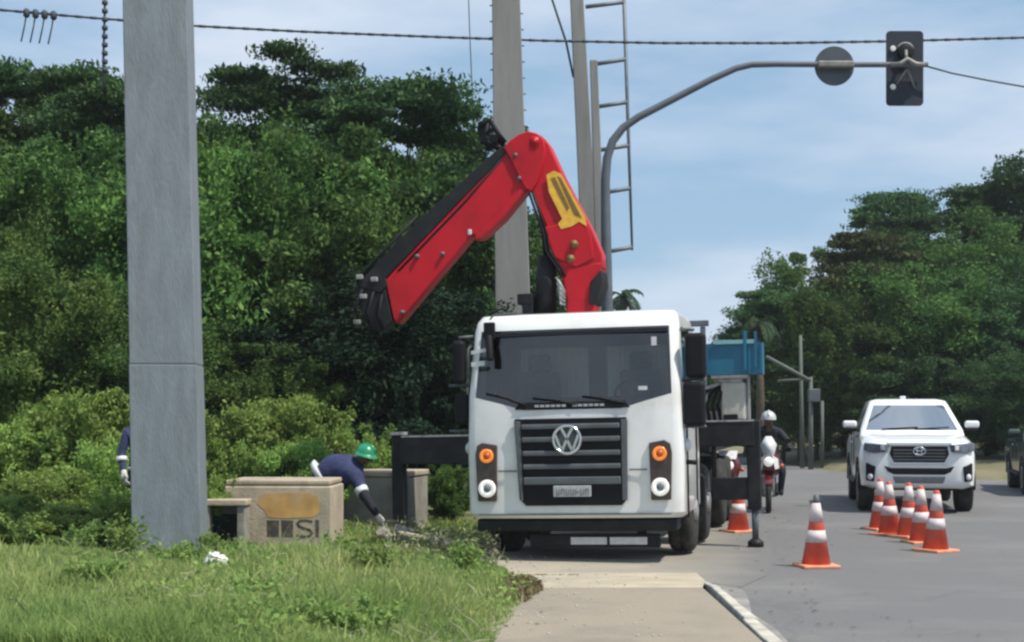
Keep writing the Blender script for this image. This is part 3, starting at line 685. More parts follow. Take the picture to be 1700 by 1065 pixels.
V[:, 2] = np.stack([x - dx * wd * .8 + lx * .35, y - dy * wd * .8 + ly * .35, z + h * .6], 1); V[:, 3] = np.stack([x + dx * wd * .8 + lx * .35, y + dy * wd * .8 + ly * .35, z + h * .6], 1)
V[:, 4] = np.stack([x + lx, y + ly, z + h], 1)
i5 = np.arange(N) * 5
T = np.concatenate([np.stack([i5, i5 + 1, i5 + 3], 1), np.stack([i5, i5 + 3, i5 + 2], 1), np.stack([i5 + 2, i5 + 3, i5 + 4], 1)])
tag(np_mesh('grass', V.reshape(-1, 3), T, M['grass'], k=3), 'long green grass covering the bank left of the sidewalk', 'grass', kind='stuff')
# broad leaved weeds among the grass
N = 15000; x, y = scatter(N, 8.6, 20.5); cc = clump(x * 1.3 + 2, y * 1.2 + 5); keep = (cc > 0.62) & (rng.uniform(size=N) < 0.8)
x, y = x[keep], y[keep]; z = np.array([bank_z(a, b) for a, b in zip(x, y)]) + rng.uniform(0.04, 0.30, len(x)) * np.clip((cc[keep] - 0.4) * 1.5, 0.3, 1)
V, Q = leaf_arrays(np.stack([x, y, z], 1), rng.uniform(0.03, 0.07, len(x)), rng, up=0.9, aspect=0.6)
tag(np_mesh('ground_weeds', V, Q, M['weed']), 'broad leaved weeds scattered through the bank grass', 'weeds', kind='stuff')
# pale seed heads and straw by the truck's left wheel
N = 900; u = rng.uniform(size=(N, 3)); x = PX(630 + 200 * u[:, 0], 16.2); y = 15.6 + 2.0 * u[:, 1]
z = np.array([bank_z(a, b) for a, b in zip(x, y)]) + 0.05 + 0.32 * u[:, 2] ** 1.5
V, Q = leaf_arrays(np.stack([x, y, z], 1), rng.uniform(0.03, 0.10, N), rng, up=0.2, aspect=0.3)
tag(np_mesh('dry_straw', V, Q, M['dryweed']), 'pale dry straw and seed heads beside the truck wheel', 'straw', kind='stuff')
N = 1900; x, y = scatter(N, 8.6, 18.5); keep = clump(x * 0.8 + 4, y * 0.9) + 0.3 * rng.uniform(size=N) > 0.5; x, y = x[keep], y[keep]
z = np.array([bank_z(a, b) for a, b in zip(x, y)]) + rng.uniform(0.03, 0.22, len(x))
V, Q = leaf_arrays(np.stack([x, y, z], 1), rng.uniform(0.06, 0.20, len(x)), rng, up=0.1, droop=-0.4, aspect=0.07)
tag(np_mesh('dry_stalks', V, Q, M['dryweed']), 'dry straw coloured stalks mixed into the bank grass', 'dry grass', kind='stuff')
N = 1500; u = rng.uniform(size=(N, 2)); y = 12.0 + 1.9 * u[:, 1]; x = np.array([edge_x(t) for t in y]) + 0.08 - 0.30 * u[:, 0] ** 1.4
z = np.array([bank_z(a, b) for a, b in zip(x, y)]) + rng.uniform(0.01, 0.08, N)
V, Q = leaf_arrays(np.stack([x, y, z], 1), rng.uniform(0.02, 0.07, N), rng, up=0.7, aspect=0.35)
M['deadweed'] = leaf_mat('dead_weed', [(0.10, 0.075, 0.04), (0.16, 0.12, 0.07), (0.24, 0.19, 0.11)], 0.2)
tag(np_mesh('dead_weeds', V, Q, M['deadweed']), 'brown dead weeds at the edge of the sidewalk', 'weeds', kind='stuff')

def weed(label, px, py, height, width, seed, n=420, lm='weed'):
    rng = np.random.default_rng(seed); D = GD(py, 0.28); x0 = PX(px, D); z0 = bank_z(x0, D)
    t = thing('leafy_weed', label, 'weed', (x0, D, z0), group='taller weeds standing out of the grass')
    st = MB(); C = []
    for s in range(11):
        a = rng.uniform(0, 2 * math.pi); r = width / 2 * math.sqrt(rng.uniform(0.1, 1)); hh = height * rng.uniform(0.6, 1.0)
        tip = Vector((r * math.cos(a), r * math.sin(a), hh)); mid = Vector((tip.x * 0.4, tip.y * 0.4, hh * 0.6))
        st.tube([(0, 0, -0.02), mid, tip], [0.006, 0.005, 0.002], 4)
        for k in range(n // 11):
            u = rng.uniform(0.25, 1.0); p = Vector((0, 0, 0)).lerp(mid, u / 0.5) if u < 0.5 else mid.lerp(tip, (u - 0.5) / 0.5)
            C.append((p.x + rng.normal() * 0.035, p.y + rng.normal() * 0.035, p.z + rng.normal() * 0.025))
    st.build('stem', M['weed'], t, recalc=False)
    V, Q = leaf_arrays(np.array(C), rng.uniform(0.035, 0.075, len(C)), rng, up=0.8, aspect=0.5); np_mesh('foliage', V, Q, M[lm], t)
weed('yellow green leafy weed in the grass near the sidewalk', 590, 1030, 0.36, 0.75, 1, 700)
weed('tall weed in front of the left bumper corner', 770, 925, 0.40, 0.45, 3)
weed('low weed beside the marked concrete block', 620, 955, 0.25, 0.45, 4)
weed('clump of weed at the foot of the grey pole', 290, 950, 0.30, 0.7, 5)
weed('darker weed at the lower left of the bank', 150, 985, 0.25, 0.6, 6)
weed('ragged tall weed left of the grey pole base', 205, 935, 0.45, 0.6, 11)
weed('ragged weed right of the grey pole base', 352, 925, 0.34, 0.4, 12)
weed('tall pale weed at the far left of the bank', 45, 905, 0.55, 0.8, 13, 600)
weed('tall weed below the bright round bush', 110, 915, 0.50, 0.8, 14, 600)
weed('weed growing before the marked block left corner', 405, 925, 0.26, 0.4, 15)
weed('weed growing between the two concrete blocks', 556, 925, 0.26, 0.4, 16)
weed('broad weed in the lower middle of the bank', 420, 1000, 0.22, 0.6, 17)
weed('small weed growing at the kerb end', 1237, 1075, 0.12, 0.18, 7, 120)

# ------------------------------------------------------------------ poles, masts and wires
def pole_poly(base, top, w0, d0, w1, d1, rz=0.0, n=4):
    c, s = math.cos(rz), math.sin(rz); rings = []
    for (P, a, b) in ((base, w0, d0), (top, w1, d1)):
        r = [(-a / 2, -b / 2), (a / 2, -b / 2), (a / 2, b / 2), (-a / 2, b / 2)]
        rings.append([(P[0] + x * c - y * s, P[1] + x * s + y * c, P[2]) for x, y in r])
    return rings
# the tall grey pole in front of the wood
D = 14.9
pr = thing('utility_pole', 'tall wide square grey pole rising out of the grass', 'pole', (PX(284.5, D), D, 0))
bx0 = 0.0; topx = PX(260, D) - PX(281, D)
zt = PZ(-60, D); zs = PZ(606, D)
def at_z(zz): u = (zz - 0.2) / (PZ(0, D) - 0.2); return topx * u, 0.69 - (0.69 - 0.635) * u
rz = R(6)
x0, w0 = at_z(-0.3); x1, w1 = at_z(zs - 0.003)
b = MB(); b.loft(pole_poly((x0, 0, -0.3), (x1, 0, zs - 0.003), w0, w0, w1, w1, rz), smooth=False); b.build('lower_shaft', M['polegrey'], pr, bevel=0.012)
x2, w2 = at_z(zs + 0.003); x3, w3 = at_z(zt)
b = MB(); b.loft(pole_poly((x2, 0, zs + 0.003), (x3, 0, zt), w2 * 0.985, w2 * 0.985, w3, w3, rz), smooth=False); b.build('upper_shaft', M['polegrey'], pr, bevel=0.012)
b = MB(); b.box((x1, 0, zs), (w1 * 0.975, w1 * 0.975, 0.03), Matrix.Rotation(rz, 4, 'Z')); b.build('joint', M['darkgrey'], pr)
# concrete pole behind the crane
D = 27.0
pr = thing('concrete_pole', 'pale concrete pole behind the red crane knuckle', 'pole', (PX(857, D), D, 0))
tx = PX(843, D) - PX(857, D)
b = MB(); b.loft(pole_poly((0.02, 0, -0.2), (tx * 1.35, 0, PZ(-90, D)), 0.74, 0.55, 0.50, 0.42), smooth=False); b.build('shaft', M['concrete'], pr, bevel=0.02)
for i in range(34):
    zz = 1.2 + i * 0.30
    if zz > PZ(-80, D): break
    u = zz / PZ(-90, D); cx = 0.02 + (tx * 1.35 - 0.02) * u; hw = (0.74 - 0.24 * u) / 2
    b = MB()
    for s in (-1, 1): b.tube([(cx + s * (hw - 0.01), -0.05, zz + 0.15 * (s > 0)), (cx + s * (hw + 0.045), -0.05, zz + 0.15 * (s > 0))], 0.014, 6)
    b.build('step_bolt', M['ladder'], pr, recalc=False)
# thinner pair of poles with a bolted ladder
D = 38.0
pr = thing('concrete_pole', 'slim weathered pole rising out of frame left of the ladder', 'pole', (PX(998, D), D, 0))
b = MB(); b.loft(pole_poly((0, 0, -0.2), (PX(953, D) - PX(998, D) , 0, PZ(-90, D)), 0.50, 0.42, 0.32, 0.28), smooth=False); b.build('shaft', M['concrete'], pr, bevel=0.02)
pr2 = thing('concrete_pole', 'shorter slim pole beside the ladder with its top in view', 'pole', (PX(1010, D - 1), D - 1, 0))
b = MB(); b.loft(pole_poly((0, 0, -0.2), (PX(986, D) - PX(1010, D), 0, PZ(100, D - 1)), 0.32, 0.3, 0.19, 0.19), smooth=False); b.build('shaft', M['concrete'], pr2, bevel=0.02)
lad = thing('pole_ladder', 'narrow steel ladder of rungs fixed beside the slim poles', 'ladder', (PX(1047, D - 1), D - 1.0, 0))
def lx(py): return PX(1036 + 13 * (py / 400.0), D - 1) - PX(1047, D - 1)
b = MB(); b.tube([(lx(-60), 0, PZ(-60, D - 1)), (lx(200), 0, PZ(200, D - 1)), (lx(415), 0, PZ(415, D - 1))], [0.05, 0.045, 0.03], 6); b.build('rail', M['ladder'], lad, recalc=False)
for pyr, x_l in ((5, 972), (100, 988), (171, 990), (243, 994), (314, 999), (412, 1006)):
    b = MB(); b.tube([(PX(x_l, D - 1) - PX(1047, D - 1), 0.0, PZ(pyr + 6, D - 1)), (lx(pyr), 0, PZ(pyr - 2, D - 1))], 0.055, 6); b.build('rung', M['ladder'], lad, recalc=False)

# traffic signal on a curved mast arm
D = 25.6
ms = thing('signal_mast', 'curved grey steel mast arm carrying the traffic signal', 'mast', (PX(1008, D), D, 0))
ox = PX(1008, D)
path = [(1010, 760), (1009, 640), (1008, 500), (1006, 380), (1005, 300), (1008, 262), (1017, 234), (1034, 212), (1060, 194), (1120, 163), (1180, 132), (1222, 113), (1248, 107), (1290, 106), (1400, 107), (1500, 107), (1540, 107)]
pts = [(PX(a, D) - ox, 0, PZ(b_, D)) for a, b_ in path]; pts[0] = (PX(1010, D) - ox, 0, -0.1)
rad = [0.115, 0.11, 0.10, 0.09, 0.082, 0.078, 0.075, 0.07, 0.068, 0.064, 0.06, 0.058, 0.056, 0.054, 0.05, 0.048, 0.046]
b = MB(); b.tube(pts, rad, 14); b.build('arm', M['mast'], ms, recalc=False)
b = MB(); b.lathe([(0.22, 0.0), (0.22, 0.03), (0.14, 0.05)], 16, (pts[0][0], 0, 0)); b.build('base_flange', M['mast'], ms)
dz = thing('round_sign', 'back of a round grey sign on the mast arm', 'sign', (PX(1387, D), D, PZ(107, D)))
b = MB(); b.lathe([(0.345, 0.085), (0.352, 0.088), (0.352, 0.098), (0.345, 0.10)], 40, axis='y', smooth=False); b.build('sign_plate', M['signback'], dz)
b = MB(); b.box((0, -0.0, 0.0), (0.64, 0.165, 0.11)); b.build('bracket', M['clampgrey'], dz, bevel=0.02)
tl = thing('traffic_light', 'black traffic signal seen from behind on the arm end', 'traffic light', (PX(1505.5, D), D, PZ(110, D)))
b = MB(); W_, H_ = 0.33, 0.665; r = 0.07; poly = []
for cx, cz, a0 in ((W_ - r, -H_ + r, -90), (W_ - r, H_ - r, 0), (-W_ + r, H_ - r, 90), (-W_ + r, -H_ + r, 180)):
    for k in range(5):
        a = R(a0 + 90 * k / 4); poly.append((cx + r * math.cos(a), cz + r * math.sin(a)))
b.prism(poly, 0.13, 0.16); b.build('backplate', M['signalblack'], tl)
for i, zc in enumerate((0.33, 0.0, -0.33)):
    b = MB(); b.box((0, 0.22, zc), (0.33, 0.12, 0.31)); b.lathe([(0.14, 0.28), (0.15, 0.47)], 18, (0, 0, zc), 'y'); b.build('signal_section', M['signalblack'], tl, bevel=0.02)
b = MB()
b.lathe([(0.115, 0.05), (0.14, 0.06), (0.14, 0.127), (0.10, 0.128)], 20, (0, 0, 0.27), 'y')
b.build('rear_cover', M['black'], tl)
b = MB()
arcp = [(0.15 * math.cos(R(t)), 0.10, 0.29 + 0.15 * math.sin(R(t))) for t in range(20, 161, 20)]
b.tube(arcp, 0.022, 8)
b.tube([(-0.30, -0.03, 0.02), (-0.13, -0.06, 0.03), (0, -0.05, 0.12), (0.13, -0.06, 0.03), (0.30, -0.03, 0.02)], 0.045, 8)
b.tube([(-0.02, -0.03, 0.1), (0.0, 0.06, 0.3)], 0.03, 8)
b.tube([(0.0, 0.02, -0.05), (-0.15, 0.11, -0.28)], 0.018, 6); b.tube([(0.02, 0.02, -0.05), (0.17, 0.11, -0.36)], 0.02, 6)
b.build('clamp', M['clampgrey'], tl, recalc=False)
for zc in (0.345, -0.335):
    b = MB(); b.lathe([(0.055, 0.06), (0.05, 0.045), (0.02, 0.035)], 14, (-0.215, 0.06, zc), 'y'); b.tube([(-0.215, 0.09, zc), (-0.215, 0.135, zc)], 0.04, 10); b.build('gland', M['bagwhite'], tl)

def wire(name, label, cat, path, D, r, sub=6, D2=None):
    b = MB(); pts = []
    for i, (a, c) in enumerate(path):
        d = D if D2 is None else D + (D2 - D) * i / (len(path) - 1)
        pts.append((PX(a, d), d, PZ(c, d)))
    b.tube(pts, r, sub); return tag(b.build(name, M['wire'], recalc=False), label, cat)
wr = [(-140, 4), (0, 16), (150, 29), (330, 43), (500, 52), (700, 60), (900, 67), (1100, 71), (1300, 71), (1480, 68), (1700, 62), (1900, 55)]
wo = wire('overhead_cable', 'long dark overhead cable crossing the whole sky', 'cable', wr, 30.0, 0.024)
sp = MB()   # twisted wraps of the same cable
k = 0
for (a, c), (a2, c2) in zip(wr, wr[1:]):
    n = int((a2 - a) / 22)
    for i in range(n):
        u = i / n; u2 = (i + 0.45) / n
        sp.tube([(PX(a + (a2 - a) * u, 30), 30, PZ(c + (c2 - c) * u, 30)), (PX(a + (a2 - a) * u2, 30), 30, PZ(c + (c2 - c) * u2, 30))], 0.031, 6)
spo = sp.build('cable_wrap', M['wire'], wo, recalc=False); spo['kind'] = 'stuff'
for i, pxx in enumerate((44, 59, 74, 89)):
    b = MB(); D = 30.0; py0 = 17 + pxx * 0.09
    b.tube([(PX(pxx, D), D, PZ(py0, D)), (PX(pxx - 3, D), D, PZ(py0 + 20, D)), (PX(pxx - 9, D), D, PZ(py0 + 48, D))], 0.016, 6)
    b.lathe([(0.03, -0.1), (0.07, -0.06), (0.07, 0.05), (0.03, 0.09)], 8, (PX(pxx, D), D, PZ(py0, D)))
    tag(b.build('cable_tail', M['wire'], recalc=False), ['leftmost short tail hanging from the overhead cable', 'second short tail hanging from the overhead cable at left', 'third short tail hanging from the overhead cable at left', 'short cable tail hanging closest to the grey pole'][i], 'cable', 'cable tails at the upper left')
D = 26.0
b = MB(); b.tube([(PX(176, D), D, PZ(-60, D)), (PX(171, D), D, PZ(120, D)), (PX(172, D), D, PZ(150, D))], 0.022, 6)
for i in range(9):
    yy = 4 + i * 14; b.lathe([(0.02, -0.05), (0.055, -0.03), (0.055, 0.03), (0.02, 0.05)], 8, (PX(174, D), D, PZ(yy, D)))
tag(b.build('hanging_cable', M['wire'], recalc=False), 'knotted cable hanging vertically left of the grey pole', 'cable')
wire('guy_wire', 'thin guy wire slanting down to the slim pole', 'wire', [(905, -60), (917, 0), (940, 70), (952, 128)], 38.0, 0.03)
wire('service_wire', 'thin wire running right from the traffic signal', 'wire', [(1540, 110), (1580, 121), (1640, 133), (1720, 147), (1850, 166)], 25.6, 0.016)
wire('thin_wire', 'faint thin wire hanging left of the concrete pole', 'wire', [(776, -60), (780, 60), (784, 150), (786, 240)], 32.0, 0.012)

# distant street poles by the bend
D = 44.5
lp = thing('street_light', 'grey street light pole with a slanting arm by the bend', 'street light', (PX(1346, D), D, 0))
b = MB(); b.tube([(0, 0, -0.1), (0, 0, PZ(625, D))], [0.085, 0.055], 10); b.tube([(0, 0, PZ(632, D)), (PX(1270, D) - PX(1346, D), -0.2, PZ(592, D))], 0.06, 8); b.build('pole', M['farpole'], lp, recalc=False)
b = MB(); b.box((PX(1350, D) - PX(1346, D), -0.12, PZ(656, D)), (0.36, 0.2, 0.40)); b.build('junction_box', M['darkgrey'], lp, bevel=0.03)
b = MB(); b.tube([(0, 0, PZ(628, D)), (PX(1290, D) - PX(1346, D), -0.1, PZ(632, D))], 0.04, 6); b.build('crossbar', M['farpole'], lp, recalc=False)
lp = thing('concrete_pole', 'thin upright pole left of the street light', 'pole', (PX(1332, D + 1), D + 1, 0))
b = MB(); b.tube([(0.0, 0, -0.1), (-0.06, 0, PZ(556, D + 1))], [0.075, 0.05], 10); b.build('shaft', M['farpole'], lp, recalc=False)
lp = thing('concrete_pole', 'short pale post right of the street light', 'post', (PX(1365, D + 2), D + 2, 0))
b = MB(); b.tube([(0, 0, -0.1), (0, 0, PZ(665, D + 2))], [0.06, 0.055], 8); b.build('shaft', M['farpole'], lp, recalc=False)

# ------------------------------------------------------------------ concrete blocks by the worker
D = 16.3
def WP(px, py, d): return Vector((PX(px, d), d, PZ(py, d)))
zb1 = 0.02; zt1 = PZ(796, D)
cb = thing('concrete_block', 'beige concrete block sprayed with an orange patch and black marks', 'concrete block', (PX(461, D), D, zb1), (0, 0, R(-3)))
hw = (551 - 372) / 2 * D / F; H1 = zt1 - zb1
b = MB(); b.box((0, 0.42, (H1 - 0.075) / 2), (2 * hw, 0.84, H1 - 0.075)); b.build('body', M['precast'], cb, bevel=0.018)
b = MB(); b.box((-0.005, 0.425, H1 - 0.032), (2 * hw - 0.03, 0.82, 0.055)); b.build('lid', M['precast'], cb, bevel=0.014)
b = MB(); b.box((0, 0.42, H1 - 0.067), (2 * hw - 0.07, 0.77, 0.016)); b.build('joint', M['precast_grey'], cb)
def bx_(px): return PX(px, D) - PX(461, D)
def bz_(py): return PZ(py, D) - zb1
b = MB(); b.prism([(bx_(426), bz_(836)), (bx_(430), bz_(822)), (bx_(448), bz_(818)), (bx_(505), bz_(817)), (bx_(529), bz_(823)), (bx_(531), bz_(850)), (bx_(520), bz_(858)), (bx_(470), bz_(860)), (bx_(446), bz_(858)), (bx_(438), bz_(846))], -0.003, 0.004); b.build('orange_patch', M['orangepaint'], cb)
b = MB()
for x0, x1, y0, y1 in ((443, 463.5, 863, 891), (467, 487, 863, 891), (524, 530.5, 862, 891)):
    b.prism([(bx_(x0), bz_(y0)), (bx_(x1), bz_(y0 + 0.5)), (bx_(x1 - .5), bz_(y1)), (bx_(x0 + .6), bz_(y1 - .5))], -0.003, 0.004)
S = [(518, 865.5), (510, 863.5), (499, 864), (494, 868.5), (497, 873.5), (505, 876.5), (514, 879), (518.5, 884), (515, 889), (505, 890.5), (494, 888.5)]
for (x0, y0), (x1, y1) in zip(S, S[1:]):
    dx, dy = x1 - x0, y1 - y0; l_ = math.hypot(dx, dy); nx_, ny_ = -dy / l_ * 2.0, dx / l_ * 2.0; ex_, ey_ = dx / l_ * 1.1, dy / l_ * 1.1
    b.prism([(bx_(x0 + nx_ - ex_), bz_(y0 + ny_ - ey_)), (bx_(x1 + nx_ + ex_), bz_(y1 + ny_ + ey_)), (bx_(x1 - nx_ + ex_), bz_(y1 - ny_ + ey_)), (bx_(x0 - nx_ - ex_), bz_(y0 - ny_ - ey_))], -0.003 - 0.0002 * (x0 % 3), 0.004)
b.build('black_marking', M['blackpaint'], cb)
D = 16.0
sb = thing('concrete_box', 'low open fronted concrete box between grey pole and marked block', 'concrete box', (PX(372, D), D, 0.02), (0, 0, R(-3)))
Hs = PZ(829, D) - 0.02; ws = 0.46
b = MB()
b.box((-ws / 2 + 0.03, 0.13, (Hs - 0.07) / 2), (0.06, 0.24, Hs - 0.07)); b.box((ws / 2 - 0.045, 0.13, (Hs - 0.07) / 2), (0.09, 0.24, Hs - 0.07)); b.box((0, 0.225, (Hs - 0.07) / 2), (ws - 0.16, 0.05, Hs - 0.07))
b.build('body', M['precast_grey'], sb, bevel=0.01)
b = MB(); b.box((0.01, 0.12, Hs - 0.035), (ws + 0.02, 0.27, 0.07)); b.build('lid', M['precast'], sb, bevel=0.012)
b = MB(); b.box((-0.0, 0.16, 0.28), (ws - 0.17, 0.06, 0.5)); b.build('painted_hollow', M['black'], sb)  # black panel painting the darkness inside the open front
D = 19.75
gb = thing('concrete_block', 'large plain grey concrete block behind the bending worker', 'concrete block', (PX(615, D), D, 0.0), (0, 0, R(-13)))
hw = 0.525; H2 = PZ(783, D)
b = MB(); b.box((0, 0.5, (H2 - 0.07) / 2), (2 * hw, 1.0, H2 - 0.07)); b.build('body', M['precast_grey'], gb, bevel=0.02)
b = MB(); b.box((0, 0.5, H2 - 0.03), (2 * hw + 0.03, 1.03, 0.075)); b.build('lid', M['precast'], gb, bevel=0.015)
# rubble, plank, bag
rr = random.Random(9)
labs = ['pale broken stone at the right hand of the worker', 'flat grey stone left of the thick stabiliser leg', 'small pale stone right of the stabiliser leg', 'rounded grey stone below the hand of the worker', 'pale stone chunk between plank and truck wheel', 'small stone nearest the truck wheel']
for i, (px, py, s) in enumerate(((652, 868, .10), (668, 886, .13), (725, 884, .08), (640, 884, .10), (745, 890, .09), (762, 884, .08))):
    D = 17.2; x = PX(px, D); zz = PZ(py, D); z0 = bank_z(x, D)
    bm = bmesh.new(); bmesh.ops.create_icosphere(bm, subdivisions=2, radius=s)
    for v in bm.verts: v.co *= 1 + rr.uniform(-.28, .28); v.co.z *= 0.8
    me = bpy.data.meshes.new('stone'); bm.to_mesh(me); bm.free(); me.materials.append(M['precast'] if i % 2 == 0 else M['precast_grey'])
    o = bpy.data.objects.new('stone', me); COL.objects.link(o); o.location = (x, D - i * 0.06, max(z0 + s * 0.4, zz)); o.rotation_euler = (i, i * 2, 0)
    if zz - z0 > 0.2: o.location.z = z0 + 0.12
    tag(o, labs[i], 'stone', 'broken stones beside the grey block')
D = 16.9; b = MB(); b.box((0, 0, 0), (0.36, 0.09, 0.035)); o = b.build('plank', M['wood'], bevel=0.004); o.location = (PX(690, D), D, bank_z(PX(690, D), D) + 0.19); o.rotation_euler = (0, R(9), R(-8))
tag(o, 'short pale plank lying in the grass right of the stabiliser leg', 'plank')
D = 12.35; bm = bmesh.new(); bmesh.ops.create_icosphere(bm, subdivisions=3, radius=0.095)
for v in bm.verts:
    n_ = v.co.normalized(); v.co *= 1 + 0.16 * math.sin(9 * n_.x + 5 * n_.y) + 0.13 * math.sin(11 * n_.z + 6 * n_.x); v.co.z *= 0.85
me = bpy.data.meshes.new('plastic_bag'); bm.to_mesh(me); bm.free(); me.materials.append(M['bagwhite']); 
for p in me.polygons: p.use_smooth = True
o = bpy.data.objects.new('plastic_bag', me); COL.objects.link(o); o.location = (PX(358, D), D, bank_z(PX(358, D), D) + 0.13)
tag(o, 'crumpled white plastic bag lying in the grass right of the pole', 'bag')

# ------------------------------------------------------------------ people
def skin_body(name, joints, bones, mats, mfn, parent):
    """one continuous body grown over a skeleton. joints {n: (pos, radius)}; mfn(bone) -> material slot"""
    names = list(joints); idx = {n: i for i, n in enumerate(names)}
    me = bpy.data.meshes.new(name); me.from_pydata([tuple(joints[n][0]) for n in names], [(idx[a], idx[b]) for a, b in bones], [])
    o = bpy.data.objects.new(name, me); COL.objects.link(o)
    m = o.modifiers.new('skin', 'SKIN'); m.use_smooth_shade = True
    sv = me.skin_vertices[0].data
    for n in names:
        r = joints[n][1]; sv[idx[n]].radius = r if hasattr(r, '__len__') else (r, r)
    sv[0].use_root = True
    s = o.modifiers.new('sub', 'SUBSURF'); s.levels = 2; s.render_levels = 2
    dg = bpy.context.evaluated_depsgraph_get(); dg.update()
    ev = bpy.data.meshes.new_from_object(o.evaluated_get(dg)); bpy.data.objects.remove(o)
    ev.materials.clear()
    for mm in mats: ev.materials.append(mm)
    segs = [(Vector(joints[a][0]), Vector(joints[b][0]), mfn((a, b)), joints[a][1], joints[b][1]) for a, b in bones]
    rad = lambda r: r[0] if hasattr(r, '__len__') else r
    for p in ev.polygons:
        c = p.center; best = None
        for a, b, k, ra, rb in segs:
            d = b - a; t = max(0, min(1, (c - a).dot(d) / max(1e-9, d.length_squared))); q = (c - a - d * t).length / (rad(ra) * (1 - t) + rad(rb) * t)
            if best is None or q < best[0]: best = (q, k)
        p.material_index = best[1]; p.use_smooth = True
    ev.name = name
    o = bpy.data.objects.new(name, ev); COL.objects.link(o); o.parent = parent
    return o

def hand(parent, wrist, d, side, m, name='glove'):
    """palm, four curled fingers of different lengths and a thumb from the side of the palm"""
    wrist = Vector(wrist); d = Vector(d).normalized(); s = Vector(side); s = (s - d * s.dot(d)).normalized(); n = d.cross(s)
    b = MB(); b.tube([wrist - d * 0.03, wrist, wrist + d * 0.05, wrist + d * 0.095], [0.032, 0.034, 0.044, 0.038], 10)
    for i, ln in enumerate((0.072, 0.082, 0.076, 0.058)):
        p0 = wrist + d * 0.085 + s * (-0.033 + 0.022 * i)
        p1 = p0 + d * ln * 0.5 + n * 0.012; p2 = p1 + (d * 0.7 + n * 0.7) * ln * 0.35; p3 = p2 + (d * 0.2 + n) * ln * 0.3
        b.tube([p0, p1, p2, p3], [0.012, 0.0115, 0.0105, 0.008], 7)
    t0 = wrist + d * 0.03 - s * 0.036; b.tube([t0, t0 + d * 0.03 - s * 0.028, t0 + d * 0.062 - s * 0.026 + n * 0.012], [0.014, 0.013, 0.009], 7)
    return b.build(name, m, parent)

def helmet(parent, c, up, fwd, m, r=0.135, brim=True, name='hard_hat'):
    c = Vector(c); up = Vector(up).normalized(); fwd = Vector(fwd); fwd = (fwd - up * fwd.dot(up)).normalized(); sd = up.cross(fwd)
    Mx = Matrix((sd, fwd, up)).transposed().to_4x4(); Mx.translation = c
    b = MB(); pr_ = [(r * math.cos(R(t)), r * 0.98 * math.sin(R(t))) for t in (-8, 10, 28, 46, 62, 76, 87)]
    if brim: pr_ = [(r * 1.08, -0.030), (r * 1.07, -0.020), (r * 1.01, -0.014)] + pr_
    n = 24; vs = []
    for rr_, h in pr_:
        for k in range(n):
            a = 2 * math.pi * k / n; st = 1.16 if math.sin(a) > 0 and h < -0.012 and brim else 1.0
            vs.append((rr_ * 0.92 * math.cos(a), rr_ * 1.05 * math.sin(a) * st, h))
    fs = [(i * n + k, i * n + (k + 1) % n, (i + 1) * n + (k + 1) % n, (i + 1) * n + k) for i in range(len(pr_) - 1) for k in range(n)]
    fs.append(tuple((len(pr_) - 1) * n + k for k in range(n)))
    b.add(vs, fs, 0, True, Mx)
    ridge = [Mx @ Vector((0, r * 1.05 * math.cos(R(t)), r * 0.99 * math.sin(R(t)))) for t in range(20, 165, 16)]
    b.tube(ridge, 0.016, 6)
    return b.build(name, m, parent)

def person_thing(label, loc): return thing('person', label, 'person', loc)

# the worker bending over the block
Dw = 17.75
base = Vector((PX(533, Dw), Dw, bank_z(PX(533, Dw), Dw)))
wk = person_thing('worker in navy shirt and green hard hat bending over the grey block', base)
def q(px, py, d=Dw): return WP(px, py, d) - base
J = {
 'pelvis': (q(538, 785), 0.205), 'spine': (q(555, 778), 0.245), 'chest': (q(577, 775), (0.275, 0.26)), 'neck': (q(597, 765, 17.7), 0.065), 'head': (q(605, 760, 17.62), 0.095), 'crown': (q(608, 752, 17.58), 0.09),
 'sh_r': (q(592, 792, 17.50), 0.10), 'el_r': (q(602, 819, 17.40), 0.068), 'wr_r': (q(628, 857, 17.42), 0.046),
 'sh_l': (q(585, 770, 17.95), 0.075), 'el_l': (q(573, 803, 17.92), 0.052), 'wr_l': (q(557, 826, 17.75), 0.036),
 'hip_r': (q(532, 796, 17.65), 0.10), 'kn_r': (q(545, 838, 17.50), 0.075), 'an_r': (q(538, 878, 17.62), 0.05), 'toe_r': (q(549, 884, 17.52), 0.04),
 'hip_l': (q(530, 794, 17.9), 0.10), 'kn_l': (q(533, 838, 17.8), 0.075), 'an_l': (q(520, 878, 17.95), 0.05), 'toe_l': (q(531, 884, 17.85), 0.04)}
for k in ('an_r', 'toe_r', 'an_l', 'toe_l'):
    p, r = J[k]; J[k] = (Vector((p.x, p.y, 0.10 if k.startswith('an') else 0.05)), r)
BN = [('pelvis', 'spine'), ('spine', 'chest'), ('chest', 'neck'), ('neck', 'head'), ('head', 'crown'), ('chest', 'sh_r'), ('sh_r', 'el_r'), ('el_r', 'wr_r'), ('chest', 'sh_l'), ('sh_l', 'el_l'), ('el_l', 'wr_l'),
      ('pelvis', 'hip_r'), ('hip_r', 'kn_r'), ('kn_r', 'an_r'), ('an_r', 'toe_r'), ('pelvis', 'hip_l'), ('hip_l', 'kn_l'), ('kn_l', 'an_l'), ('an_l', 'toe_l')]
def wm(bn):
    a, b_ = bn
    if b_ == 'neck': return 0
    if b_ in ('head', 'crown'): return 1
    if b_.startswith(('wr',)): return 2
    if b_.startswith(('hip', 'kn', 'an')): return 2
    if b_.startswith('toe'): return 3
    return 0
skin_body('body', J, BN, [M['navy'], M['skin'], M['trouser'], M['black']], wm, wk)
